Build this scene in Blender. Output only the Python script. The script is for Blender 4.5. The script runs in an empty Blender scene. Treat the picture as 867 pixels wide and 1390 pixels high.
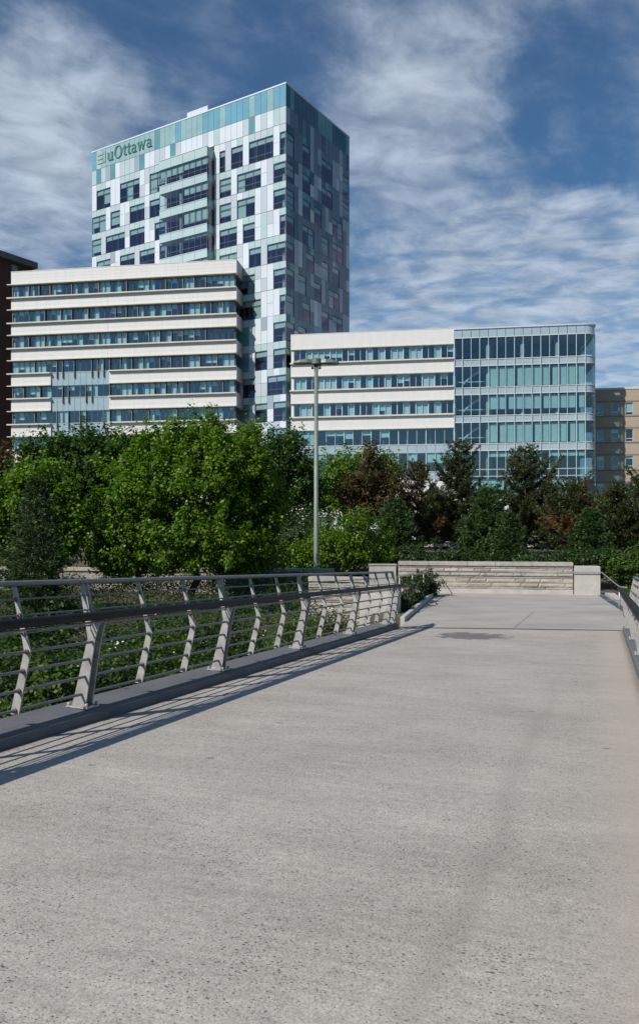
import bpy, math, random
import numpy as np
from mathutils import Vector, Matrix, noise as mnoise

random.seed(7)
rng = np.random.default_rng(11)
S = bpy.context.scene
C = S.collection
R = math.radians

# ------------------------------------------------------------------ camera
FPX, HX, HY, EYE = 1073.0, 433.5, 722.0, 1.6
cam = bpy.data.cameras.new('camera')
cam.sensor_fit = 'VERTICAL'
cam.sensor_height = 36.0
cam.lens = FPX / 1390.0 * 36.0
cam.shift_y = (HY - 695.0) / 1390.0
cam.clip_start = 0.05
cam.clip_end = 6000
camo = bpy.data.objects.new('camera', cam)
camo.location = (0, 0, EYE)
camo.rotation_euler = (R(90), 0, 0)
C.objects.link(camo)
S.camera = camo

# ------------------------------------------------------------------ light
LD = Vector((0.842, 0.815, -1.0)).normalized()          # the way the sunlight travels
SUN_EL = math.asin(-LD.z)
SUN_ROT = math.atan2(-LD.x, -LD.y)
sun = bpy.data.lights.new('sun', 'SUN')
sun.energy = 5.0
sun.angle = R(0.5)
sun.color = (1.0, 0.945, 0.87)
suno = bpy.data.objects.new('sun', sun)
suno.rotation_euler = LD.to_track_quat('-Z', 'Y').to_euler()
suno.location = (-60, -60, 80)
C.objects.link(suno)

W = bpy.data.worlds.new('World')
S.world = W
W.use_nodes = True
nt = W.node_tree
nt.nodes.clear()


def nd(tree, typ, **kw):
    n = tree.nodes.new(typ)
    for k, v in kw.items():
        if k == 'ins':
            for kk, vv in v.items():
                if hasattr(vv, 'is_output'):
                    tree.links.new(vv, n.inputs[kk])
                else:
                    n.inputs[kk].default_value = vv
        else:
            setattr(n, k, v)
    return n


def mth(tree, op, a, b=0.0, c=None, clamp=False):
    n = tree.nodes.new('ShaderNodeMath')
    n.operation = op
    n.use_clamp = clamp
    for i, v in enumerate((a, b, c)):
        if v is None:
            continue
        if hasattr(v, 'is_output'):
            tree.links.new(v, n.inputs[i])
        else:
            n.inputs[i].default_value = v
    return n.outputs[0]


def ramp(tree, fac, stops, interp='LINEAR'):
    n = tree.nodes.new('ShaderNodeValToRGB')
    tree.links.new(fac, n.inputs[0])
    cr = n.color_ramp
    cr.interpolation = interp
    while len(cr.elements) < len(stops):
        cr.elements.new(0.5)
    for e, (p, c) in zip(cr.elements, stops):
        e.position = p
        e.color = (c, c, c, 1) if isinstance(c, (int, float)) else (*c, 1)
    return n.outputs[0]


def mixc(tree, fac, a, b, blend='MIX'):
    n = tree.nodes.new('ShaderNodeMix')
    n.data_type = 'RGBA'
    n.blend_type = blend
    for idx, v in ((0, fac), (6, a), (7, b)):
        if hasattr(v, 'is_output'):
            tree.links.new(v, n.inputs[idx])
        elif idx == 0:
            n.inputs[0].default_value = v
        else:
            n.inputs[idx].default_value = (*v, 1)
    return n.outputs[2]


sky = nd(nt, 'ShaderNodeTexSky', sky_type='NISHITA', sun_disc=False, sun_elevation=SUN_EL, sun_rotation=SUN_ROT,
         air_density=1.0, dust_density=0.6, ozone_density=2.5, altitude=100)
SKY_K = 0.085
skyv = mixc(nt, 1.0, sky.outputs[0], (SKY_K * 0.46, SKY_K * 0.84, SKY_K * 1.06), 'MULTIPLY')
tc = nd(nt, 'ShaderNodeTexCoord')
dirv = nd(nt, 'ShaderNodeVectorMath', operation='NORMALIZE', ins={0: tc.outputs['Generated']}).outputs[0]
sep = nd(nt, 'ShaderNodeSeparateXYZ', ins={0: dirv})
zc = mth(nt, 'ADD', mth(nt, 'MAXIMUM', sep.outputs[2], 0.0), 0.10)
px_ = mth(nt, 'DIVIDE', sep.outputs[0], zc)
py_ = mth(nt, 'DIVIDE', sep.outputs[1], zc)
pv = nd(nt, 'ShaderNodeCombineXYZ', ins={0: px_, 1: py_, 2: 0.0}).outputs[0]


def skynoise(rot, sx, sy, loc, **k):
    m_ = nd(nt, 'ShaderNodeMapping', vector_type='TEXTURE', ins={0: pv})
    m_.inputs['Rotation'].default_value = (0, 0, R(rot))
    m_.inputs['Scale'].default_value = (sx, sy, 1.0)
    m_.inputs['Location'].default_value = loc
    return nd(nt, 'ShaderNodeTexNoise', ins={'Vector': m_.outputs[0], **k}).outputs[0]


n1 = skynoise(52, 2.4, 0.75, (3.1, 1.7, 0), Scale=1.3, Detail=11.0, Roughness=0.64, Distortion=0.6)
n2 = skynoise(20, 1.0, 0.8, (0.3, 5.7, 0), Scale=7.0, Detail=6.0, Roughness=0.60, Distortion=0.4)
n3 = skynoise(-14, 0.55, 0.34, (1.3, 2.7, 0), Scale=3.4, Detail=5.0, Roughness=0.55, Distortion=0.5)


def pixdir(x, y):
    return Vector(((x - HX) / FPX, 1.0, (HY - y) / FPX)).normalized()


wob1 = nd(nt, 'ShaderNodeTexNoise', ins={'Vector': dirv, 'Scale': 5.0, 'Detail': 6.0, 'Roughness': 0.6}).outputs['Color']
wob1 = nd(nt, 'ShaderNodeVectorMath', operation='SUBTRACT', ins={0: wob1, 1: (0.5, 0.5, 0.5)}).outputs[0]
dirw = nd(nt, 'ShaderNodeVectorMath', operation='MULTIPLY_ADD', ins={0: wob1, 1: (0.40, 0.3, 0.30), 2: dirv}).outputs[0]
dirw = nd(nt, 'ShaderNodeVectorMath', operation='NORMALIZE', ins={0: dirw}).outputs[0]


def blob(x, y, deg, w):
    d = pixdir(x, y)
    dp = nd(nt, 'ShaderNodeVectorMath', operation='DOT_PRODUCT', ins={0: dirw, 1: d}).outputs['Value']
    mr = nd(nt, 'ShaderNodeMapRange', interpolation_type='SMOOTHSTEP', ins={0: dp, 1: math.cos(R(deg)), 2: 1.0, 3: 0.0, 4: w})
    return mr.outputs[0]


cov = mth(nt, 'ADD', mth(nt, 'MULTIPLY', n1, 0.66), mth(nt, 'MULTIPLY', n2, 0.34))
for b in [(20, 245, 9, 0.19), (95, 190, 7, 0.10), (50, 130, 6, 0.05), (600, 190, 9, 0.15), (560, 100, 7, 0.04), (640, 40, 8, 0.05), (430, 30, 8, 0.03), (660, 160, 5, 0.06),
          (240, 110, 6, 0.02), (800, 225, 10, -0.06), (330, 95, 5, -0.05), (10, 20, 7, -0.06)]:
    cov = mth(nt, 'ADD', cov, blob(*b))
veil = nd(nt, 'ShaderNodeMapRange', interpolation_type='SMOOTHSTEP', ins={0: cov, 1: 0.40, 2: 0.92, 3: 0.04, 4: 0.84}).outputs[0]
sepw = nd(nt, 'ShaderNodeSeparateXYZ', ins={0: dirw})
low = nd(nt, 'ShaderNodeMapRange', interpolation_type='SMOOTHSTEP', ins={0: sepw.outputs[2], 1: 0.325, 2: 0.385, 3: 1.0, 4: 0.0}).outputs[0]
azm = nd(nt, 'ShaderNodeMapRange', interpolation_type='SMOOTHSTEP', ins={0: sepw.outputs[0], 1: -0.06, 2: 0.10, 3: 0.0, 4: 1.0}).outputs[0]
rip = nd(nt, 'ShaderNodeMapRange', interpolation_type='SMOOTHSTEP', ins={0: mth(nt, 'ADD', mth(nt, 'MULTIPLY', n3, 0.75), mth(nt, 'MULTIPLY', n2, 0.25)), 1: 0.30, 2: 0.66, 3: 0.22, 4: 0.80}).outputs[0]
rip = mth(nt, 'MULTIPLY', mth(nt, 'MULTIPLY', low, azm), rip)
lowl = nd(nt, 'ShaderNodeMapRange', interpolation_type='SMOOTHSTEP', ins={0: sep.outputs[2], 1: 0.0, 2: 0.30, 3: 0.45, 4: 0.0}).outputs[0]
front = nd(nt, 'ShaderNodeMapRange', interpolation_type='SMOOTHSTEP', ins={0: sep.outputs[1], 1: -0.2, 2: 0.4, 3: 0.35, 4: 1.0}).outputs[0]
cmask = mth(nt, 'MULTIPLY', mth(nt, 'MAXIMUM', mth(nt, 'MAXIMUM', veil, rip), lowl), front)
shade = nd(nt, 'ShaderNodeMapRange', ins={0: n2, 1: 0.35, 2: 0.65, 3: 0.78, 4: 1.08}).outputs[0]
ccol = mixc(nt, 1.0, (0.60, 0.69, 0.80), nd(nt, 'ShaderNodeCombineXYZ', ins={0: shade, 1: shade, 2: shade}).outputs[0], 'MULTIPLY')
wcol = mixc(nt, cmask, skyv, ccol)
bg = nd(nt, 'ShaderNodeBackground', ins={'Color': wcol, 'Strength': 1.0})
wo = nd(nt, 'ShaderNodeOutputWorld', ins={'Surface': bg.outputs[0]})

S.view_settings.view_transform = 'Standard'
S.view_settings.look = 'None'
S.view_settings.exposure = -0.10
S.view_settings.gamma = 1.0
S.view_settings.use_curve_mapping = False
S.cycles.use_denoising = True
S.cycles.max_bounces = 8
S.cycles.transparent_max_bounces = 16
S.cycles.caustics_reflective = False
S.cycles.caustics_refractive = False
S.cycles.sample_clamp_indirect = 4.0

# ------------------------------------------------------------------ helpers
def bp(x, y, Y):
    """photo pixel at depth Y -> world point"""
    return Vector(((x - HX) / FPX * Y, Y, EYE + (HY - y) / FPX * Y))


def setp(o, label=None, cat=None, group=None, kind=None):
    if label: o['label'] = label
    if cat: o['category'] = cat
    if group: o['group'] = group
    if kind: o['kind'] = kind
    return o


def empty(name, loc, label, cat, group=None, rz=0.0):
    o = bpy.data.objects.new(name, None)
    o.empty_display_size = 0.3
    o.location = loc
    o.rotation_euler = (0, 0, rz)
    C.objects.link(o)
    return setp(o, label, cat, group)


class MB:
    def __init__(s):
        s.v = []; s.f = []; s.m = []; s.sm = []

    def add(s, vs, fs, m=0, smooth=False):
        o = len(s.v)
        s.v.extend([tuple(v) for v in vs])
        for f in fs:
            s.f.append([i + o for i in f]); s.m.append(m); s.sm.append(smooth)
        return s

    def box(s, x0, x1, y0, y1, z0, z1, m=0):
        if x0 > x1: x0, x1 = x1, x0
        if y0 > y1: y0, y1 = y1, y0
        if z0 > z1: z0, z1 = z1, z0
        vs = [(x0, y0, z0), (x1, y0, z0), (x1, y1, z0), (x0, y1, z0), (x0, y0, z1), (x1, y0, z1), (x1, y1, z1), (x0, y1, z1)]
        return s.add(vs, [(0, 3, 2, 1), (4, 5, 6, 7), (0, 1, 5, 4), (1, 2, 6, 5), (2, 3, 7, 6), (3, 0, 4, 7)], m)

    def hexa(s, vs, m=0):
        return s.add(vs, [(0, 3, 2, 1), (4, 5, 6, 7), (0, 1, 5, 4), (1, 2, 6, 5), (2, 3, 7, 6), (3, 0, 4, 7)], m)

    def prism(s, poly, off, m=0):
        """closed polygon (3D points) extruded by a vector"""
        n = len(poly)
        off = Vector(off)
        vs = [Vector(p) for p in poly] + [Vector(p) + off for p in poly]
        fs = [tuple(range(n - 1, -1, -1)), tuple(range(n, 2 * n))]
        for i in range(n):
            j = (i + 1) % n
            fs.append((i, j, n + j, n + i))
        return s.add(vs, fs, m)

    def tube(s, pts, rad, n=8, m=0, caps=True, smooth=True, sx=1.0):
        pts = [Vector(p) for p in pts]
        if not hasattr(rad, '__len__'): rad = [rad] * len(pts)
        base = len(s.v)
        up = Vector((0, 0, 1))
        for i, p in enumerate(pts):
            a = pts[max(0, i - 1)]; b = pts[min(len(pts) - 1, i + 1)]
            t = (b - a).normalized()
            ref = up if abs(t.z) < 0.95 else Vector((1, 0, 0))
            x = t.cross(ref).normalized(); y = x.cross(t).normalized()
            for k in range(n):
                an = 2 * math.pi * (k + 0.5) / n
                s.v.append(tuple(p + x * (math.cos(an) * rad[i] * sx) + y * (math.sin(an) * rad[i])))
        for i in range(len(pts) - 1):
            for k in range(n):
                k2 = (k + 1) % n
                s.f.append([base + i * n + k, base + i * n + k2, base + (i + 1) * n + k2, base + (i + 1) * n + k])
                s.m.append(m); s.sm.append(smooth)
        if caps:
            s.f.append([base + k for k in range(n)][::-1]); s.m.append(m); s.sm.append(False)
            e = base + (len(pts) - 1) * n
            s.f.append([e + k for k in range(n)]); s.m.append(m); s.sm.append(False)
        return s

    def build(s, name, mats, parent=None, loc=None, bevel=0.0):
        me = bpy.data.meshes.new(name)
        me.from_pydata(s.v, [], s.f)
        if not isinstance(mats, (list, tuple)): mats = [mats]
        for m in mats: me.materials.append(m)
        me.polygons.foreach_set('material_index', s.m)
        me.polygons.foreach_set('use_smooth', s.sm)
        me.update()
        import bmesh
        bm = bmesh.new(); bm.from_mesh(me)
        bmesh.ops.recalc_face_normals(bm, faces=bm.faces)
        bm.to_mesh(me); bm.free()
        o = bpy.data.objects.new(name, me)
        if loc is not None: o.location = loc
        C.objects.link(o)
        if parent is not None: o.parent = parent
        if bevel > 0:
            b = o.modifiers.new('bevel', 'BEVEL'); b.width = bevel; b.segments = 2; b.limit_method = 'ANGLE'; b.angle_limit = R(40)
        return o


def mat(name, col, rough=0.6, metal=0.0, var=0.0, vscale=3.0, bump=0.0, bscale=20.0, spec=0.5, stretch=(1, 1, 1), detail=6.0, coord='Object', col2=None):
    m = bpy.data.materials.new(name)
    m.use_nodes = True
    t = m.node_tree
    b = t.nodes['Principled BSDF']
    b.inputs['Roughness'].default_value = rough
    b.inputs['Metallic'].default_value = metal
    b.inputs['Specular IOR Level'].default_value = spec
    b.inputs['Base Color'].default_value = (*col, 1)
    c = nd(t, 'ShaderNodeTexCoord')
    mpn = nd(t, 'ShaderNodeMapping', ins={0: c.outputs[coord]})
    mpn.inputs['Scale'].default_value = stretch
    if var > 0 or col2:
        n = nd(t, 'ShaderNodeTexNoise', ins={'Vector': mpn.outputs[0], 'Scale': vscale, 'Detail': detail, 'Roughness': 0.65})
        c2 = col2 if col2 else tuple(x * (1 - var) for x in col)
        f = nd(t, 'ShaderNodeMapRange', ins={0: n.outputs[0], 1: 0.3, 2: 0.7, 3: 0.0, 4: 1.0}).outputs[0]
        t.links.new(mixc(t, f, tuple(min(1, x * (1 + var * 0.4)) for x in col), c2), b.inputs['Base Color'])
    if bump > 0:
        n = nd(t, 'ShaderNodeTexNoise', ins={'Vector': mpn.outputs[0], 'Scale': bscale, 'Detail': 5.0})
        bu = nd(t, 'ShaderNodeBump', ins={'Strength': 1.0, 'Distance': bump, 'Height': n.outputs[0]})
        t.links.new(bu.outputs[0], b.inputs['Normal'])
    return m


def glass(name, tint, refl=0.16, gcol=(0.9, 0.97, 1.0)):
    m = bpy.data.materials.new(name)
    m.use_nodes = True
    t = m.node_tree
    t.nodes.clear()
    tr = nd(t, 'ShaderNodeBsdfTransparent', ins={0: (*tint, 1)})
    gl = nd(t, 'ShaderNodeBsdfGlossy', ins={'Color': (*gcol, 1), 'Roughness': 0.015})
    co = nd(t, 'ShaderNodeTexCoord')
    nz = nd(t, 'ShaderNodeTexNoise', ins={'Vector': co.outputs['Object'], 'Scale': 0.5, 'Detail': 2.0})
    bu = nd(t, 'ShaderNodeBump', ins={'Strength': 0.35, 'Distance': 0.03, 'Height': nz.outputs[0]})
    t.links.new(bu.outputs[0], gl.inputs['Normal'])
    fr = nd(t, 'ShaderNodeLayerWeight', ins={'Blend': 0.5})
    f = mth(t, 'ADD', mth(t, 'MULTIPLY', mth(t, 'POWER', fr.outputs['Facing'], 5.0), 0.7), refl, clamp=True)
    mx = nd(t, 'ShaderNodeMixShader', ins={0: f, 1: tr.outputs[0], 2: gl.outputs[0]})
    nd(t, 'ShaderNodeOutputMaterial', ins={0: mx.outputs[0]})
    return m


M = {}
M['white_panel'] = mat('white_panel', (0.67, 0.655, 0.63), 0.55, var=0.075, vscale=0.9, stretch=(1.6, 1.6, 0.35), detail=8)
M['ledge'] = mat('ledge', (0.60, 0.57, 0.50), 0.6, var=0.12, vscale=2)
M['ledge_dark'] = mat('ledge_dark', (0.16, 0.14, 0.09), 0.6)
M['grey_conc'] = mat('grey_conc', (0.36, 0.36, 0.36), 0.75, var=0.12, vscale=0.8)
M['glass'] = glass('glass', (0.80, 0.895, 0.91), 0.09)
M['glass_tower'] = glass('glass_tower', (0.80, 0.87, 0.87), 0.085, (0.95, 0.80, 0.98))
M['glass_clear'] = glass('glass_clear', (0.76, 0.865, 0.88), 0.08, (0.9, 1.0, 1.0))
M['fin'] = mat('fin', (0.20, 0.195, 0.15), 0.5)
M['frame'] = mat('frame', (0.10, 0.11, 0.11), 0.45)
M['frame_light'] = mat('frame_light', (0.62, 0.64, 0.65), 0.4, metal=0.2)
M['blind'] = mat('blind', (0.72, 0.78, 0.76), 0.8, var=0.12, vscale=1.0, stretch=(6, 6, 0.4))
M['blind_teal'] = mat('blind_teal', (0.60, 0.72, 0.68), 0.8, var=0.10, vscale=0.8)
M['pale_pane'] = mat('pale_pane', (0.60, 0.70, 0.71), 0.2, var=0.06, vscale=0.6)
M['spandrel'] = mat('spandrel', (0.34, 0.435, 0.475), 0.14, var=0.10, vscale=0.5, spec=0.7)
M['interior'] = mat('interior', (0.20, 0.20, 0.19), 0.8, var=0.3, vscale=0.3)
M['interior_purple'] = mat('interior_purple', (0.17, 0.085, 0.17), 0.8, var=0.5, vscale=0.25)
M['ceiling'] = mat('ceiling', (0.42, 0.42, 0.40), 0.8)
M['p_white'] = mat('p_white', (0.62, 0.67, 0.72), 0.28, var=0.05, vscale=0.4)
M['p_light'] = mat('p_light', (0.47, 0.525, 0.575), 0.28, var=0.05, vscale=0.4)
M['p_mid'] = mat('p_mid', (0.31, 0.38, 0.44), 0.28, var=0.06, vscale=0.4)
M['p_teal'] = mat('p_teal', (0.44, 0.56, 0.56), 0.10, var=0.10, vscale=0.4, spec=0.8)
M['p_deep'] = mat('p_deep', (0.13, 0.30, 0.31), 0.06, var=0.2, vscale=0.4, spec=1.0)
M['p_sea'] = mat('p_sea', (0.30, 0.46, 0.46), 0.06, var=0.2, vscale=0.3, spec=1.0)
M['p_blue'] = mat('p_blue', (0.17, 0.37, 0.47), 0.06, var=0.2, vscale=0.3, spec=1.0)
M['p_slate_shade'] = mat('p_slate_shade', (0.125, 0.18, 0.235), 0.25, var=0.08, vscale=0.4)  # right face only: blue slate with that side's shade in its colour
M['p_teal_shade'] = mat('p_teal_shade', (0.03, 0.095, 0.12), 0.06, var=0.25, vscale=0.4, spec=0.9)  # right face and its crown: dark teal, shade put into the colour
M['sign'] = mat('sign', (0.075, 0.18, 0.17), 0.35)
M['sign_pale'] = mat('sign_pale', (0.30, 0.42, 0.38), 0.4)
M['roof'] = mat('roof', (0.25, 0.25, 0.25), 0.9)
M['brick'] = mat('brick', (0.10, 0.045, 0.035), 0.9, var=0.4, vscale=3, bump=0.01, bscale=30)
M['tan'] = mat('tan', (0.40, 0.325, 0.25), 0.85, var=0.18, vscale=1.5, stretch=(1, 1, 3), bump=0.006, bscale=40)
M['tan_dark'] = mat('tan_dark', (0.26, 0.21, 0.16), 0.85, var=0.2, vscale=2)
M['steel'] = mat('steel', (0.40, 0.40, 0.41), 0.42, metal=0.55, var=0.18, vscale=5, bump=0.001, bscale=60)
M['steel_rail'] = mat('steel_rail', (0.20, 0.205, 0.22), 0.45, metal=0.5, var=0.2, vscale=6)
M['post'] = mat('post', (0.40, 0.385, 0.36), 0.6, metal=0.2, var=0.35, vscale=9, bump=0.0015, bscale=50)
M['rust'] = mat('rust', (0.20, 0.15, 0.12), 0.7, var=0.4, vscale=30)
M['handrail'] = mat('handrail', (0.008, 0.008, 0.010), 0.5, spec=0.25, var=0.3, vscale=8)
M['lamp_pole'] = mat('lamp_pole', (0.20, 0.235, 0.20), 0.55, metal=0.2, var=0.15, vscale=3)
M['lamp_head'] = mat('lamp_head', (0.17, 0.18, 0.15), 0.5, metal=0.3, var=0.15, vscale=4)
M['lamp_lens'] = mat('lamp_lens', (0.22, 0.26, 0.20), 0.2)
M['bark'] = mat('bark', (0.07, 0.055, 0.042), 0.9, var=0.4, vscale=8, bump=0.02, bscale=15, stretch=(1, 1, 0.3))
M['conc'] = mat('conc', (0.47, 0.445, 0.405), 0.85, var=0.22, vscale=2.2, bump=0.003, bscale=60)
M['conc_dark'] = mat('conc_dark', (0.16, 0.155, 0.15), 0.85, var=0.2, vscale=3)
M['mortar'] = mat('mortar', (0.12, 0.11, 0.10), 0.95)
M['flower'] = mat('flower', (0.75, 0.74, 0.62), 0.7)


def stone_mat(name='stone'):
    m = mat(name, (0.40, 0.372, 0.33), 0.9, var=0.25, vscale=3.5, bump=0.012, bscale=18)
    t = m.node_tree
    b = t.nodes['Principled BSDF']
    old = b.inputs['Base Color'].links[0].from_socket
    g = nd(t, 'ShaderNodeNewGeometry')
    c = ramp(t, g.outputs['Random Per Island'], [(0.0, (0.74, 0.69, 0.63)), (0.3, (0.95, 0.93, 0.90)), (0.75, (1.05, 1.03, 1.0)), (1.0, (1.18, 1.16, 1.12))])
    t.links.new(mixc(t, 1.0, old, c, 'MULTIPLY'), b.inputs['Base Color'])
    return m


M['stone'] = stone_mat()


def leaf_mat(name, stops, transl=0.35, rough=0.5, tcol=(1.3, 1.5, 0.6)):
    m = bpy.data.materials.new(name)
    m.use_nodes = True
    t = m.node_tree
    t.nodes.clear()
    g = nd(t, 'ShaderNodeNewGeometry')
    c = nd(t, 'ShaderNodeTexCoord')
    n = nd(t, 'ShaderNodeTexNoise', ins={'Vector': c.outputs['Object'], 'Scale': 0.9, 'Detail': 3.0})
    v = mth(t, 'ADD', mth(t, 'MULTIPLY', g.outputs['Random Per Island'], 0.62), mth(t, 'MULTIPLY', n.outputs[0], 0.38))
    col = ramp(t, v, stops)
    pr = nd(t, 'ShaderNodeBsdfPrincipled', ins={'Base Color': col, 'Roughness': rough, 'Specular IOR Level': 0.35})
    tr = nd(t, 'ShaderNodeBsdfTranslucent', ins={'Color': mixc(t, 1.0, col, tcol, 'MULTIPLY')})
    mx = nd(t, 'ShaderNodeMixShader', ins={0: transl, 1: pr.outputs[0], 2: tr.outputs[0]})
    nd(t, 'ShaderNodeOutputMaterial', ins={0: mx.outputs[0]})
    return m


M['maple'] = leaf_mat('maple_leaf', [(0.15, (0.030, 0.075, 0.006)), (0.45, (0.080, 0.165, 0.010)), (0.72, (0.160, 0.265, 0.016)), (0.95, (0.27, 0.33, 0.035))], 0.42)
M['maple_dark'] = leaf_mat('maple_dark_leaf', [(0.1, (0.020, 0.052, 0.008)), (0.6, (0.045, 0.100, 0.012)), (1.0, (0.10, 0.165, 0.022))])
M['bronze'] = leaf_mat('bronze_leaf', [(0.1, (0.035, 0.040, 0.010)), (0.4, (0.075, 0.070, 0.018)), (0.7, (0.11, 0.066, 0.024)), (1.0, (0.19, 0.10, 0.04))], tcol=(1.3, 1.0, 0.6))
M['pine'] = leaf_mat('pine_needle', [(0.1, (0.026, 0.042, 0.014)), (0.55, (0.055, 0.075, 0.022)), (0.85, (0.10, 0.105, 0.032)), (1.0, (0.16, 0.12, 0.045))], 0.2, tcol=(1, 1, 0.7))
M['pine_rust'] = leaf_mat('pine_rust_needle', [(0.1, (0.04, 0.045, 0.016)), (0.45, (0.10, 0.065, 0.025)), (0.8, (0.20, 0.095, 0.035)), (1.0, (0.28, 0.13, 0.06))], 0.2, tcol=(1, 1, 0.7))
M['spruce'] = leaf_mat('spruce_needle', [(0.1, (0.022, 0.050, 0.014)), (0.6, (0.055, 0.105, 0.024)), (1.0, (0.12, 0.18, 0.035))], 0.2, tcol=(1, 1.1, 0.7))
M['spruce_dark'] = leaf_mat('spruce_dark_needle', [(0.1, (0.015, 0.036, 0.009)), (0.6, (0.036, 0.072, 0.014)), (1.0, (0.085, 0.13, 0.026))], 0.12, tcol=(1, 1, 0.7))
M['shrub'] = leaf_mat('shrub_leaf', [(0.1, (0.030, 0.070, 0.010)), (0.55, (0.075, 0.135, 0.018)), (0.85, (0.13, 0.19, 0.026)), (1.0, (0.19, 0.21, 0.035))])
M['shrub_dark'] = leaf_mat('shrub_dark_leaf', [(0.1, (0.020, 0.045, 0.012)), (0.6, (0.04, 0.08, 0.016)), (1.0, (0.08, 0.13, 0.028))])
M['grass'] = leaf_mat('grass_blade', [(0.1, (0.035, 0.085, 0.014)), (0.6, (0.06, 0.14, 0.02)), (1.0, (0.11, 0.19, 0.03))])

# ------------------------------------------------------------------ bridge frame
DA, DB = -0.01353, -0.0381
TH = R(19.57)
SU, CU = math.sin(TH), math.cos(TH)
VL, VR = -4.68, 0.50


def DK(u, v, h=0.0):
    X = SU * u + CU * v
    Y = CU * u - SU * v
    return Vector((X, Y, DA * X + DB * Y + h))


PZ = EYE - 2.386                                           # plaza level


def ptz(x, y, z=PZ):
    """photo pixel on the horizontal plane z"""
    Y = (EYE - z) * FPX / (y - HY)
    return Vector(((x - HX) / FPX * Y, Y, z))


# ------------------------------------------------------------------ ground (one sheet to the horizon)
def gz(x, y):
    def sm(a, b, t):
        t = max(0, min(1, (t - a) / (b - a))); return t * t * (3 - 2 * t)
    z = -2.7
    z += 1.5 * sm(14, 31, y)
    z += 1.25 * sm(31.5, 42, y)
    z += 0.45 * sm(45, 85, y)
    # pavement and bridge keep the ground below them
    if 17 < y < 31.5 and 1 < x < 12: z = min(z, -1.25)
    z += 0.12 * mnoise.noise((x * 0.15, y * 0.15, 0)) * sm(26, 36, y) * (1 - sm(70, 100, y))
    if x > 11.0: z += 0.35 * sm(11.0, 14.0, x) * sm(16, 24, y) * (1 - sm(31.5, 40, y))
    return z


def axis(n, half, c):
    t = np.linspace(-1, 1, n)
    return c + np.sign(t) * (np.abs(t) ** 4.0 * half + np.abs(t) * 42)


gx, gy = axis(121, 2200, 0), axis(121, 2200, 32)
g = MB()
vs = [(x, y, gz(x, y)) for y in gy for x in gx]
nx = len(gx)
g.add(vs, [(j * nx + i, j * nx + i + 1, (j + 1) * nx + i + 1, (j + 1) * nx + i) for j in range(len(gy) - 1) for i in range(nx - 1)], 0, True)
mg = mat('soil', (0.055, 0.065, 0.025), 0.95, bump=0.05, bscale=6, col2=(0.14, 0.105, 0.075), vscale=0.35)
setp(g.build('ground', mg), kind='structure')

# street at the foot of the buildings, with a kerb and a painted line
rd = MB()
ang = math.atan2(-3.75, 22.9)
ex, ey = Vector((math.cos(ang), math.sin(ang), 0)), Vector((-math.sin(ang), math.cos(ang), 0))
o0 = Vector((0, 74, 0))


def strip(mb, a0, a1, d0, d1, z, m=0):
    ps = [o0 + ex * a0 + ey * d0, o0 + ex * a1 + ey * d0, o0 + ex * a1 + ey * d1, o0 + ex * a0 + ey * d1]
    mb.add([(p.x, p.y, z) for p in ps], [(0, 1, 2, 3)], m)


strip(rd, -150, 150, -7, 2.5, 0.66)
setp(rd.build('road', mat('asphalt', (0.055, 0.055, 0.057), 0.9, var=0.2, vscale=0.6)), kind='structure')
ln = MB()
for k in range(-40, 40):
    strip(ln, k * 3.5, k * 3.5 + 1.7, -2.35, -2.2, 0.664)
setp(ln.build('road_marking', mat('road_paint', (0.75, 0.74, 0.70), 0.7)), kind='structure')
kb = MB()
for d0, d1 in ((-9.2, -7.02), (2.52, 6.5)):
    ps = [o0 + ex * -150 + ey * d0, o0 + ex * 150 + ey * d0, o0 + ex * 150 + ey * d1, o0 + ex * -150 + ey * d1]
    kb.hexa([(p.x, p.y, 0.4) for p in ps] + [(p.x, p.y, 0.79) for p in ps])
setp(kb.build('pavement', M['conc']), kind='structure')


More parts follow.
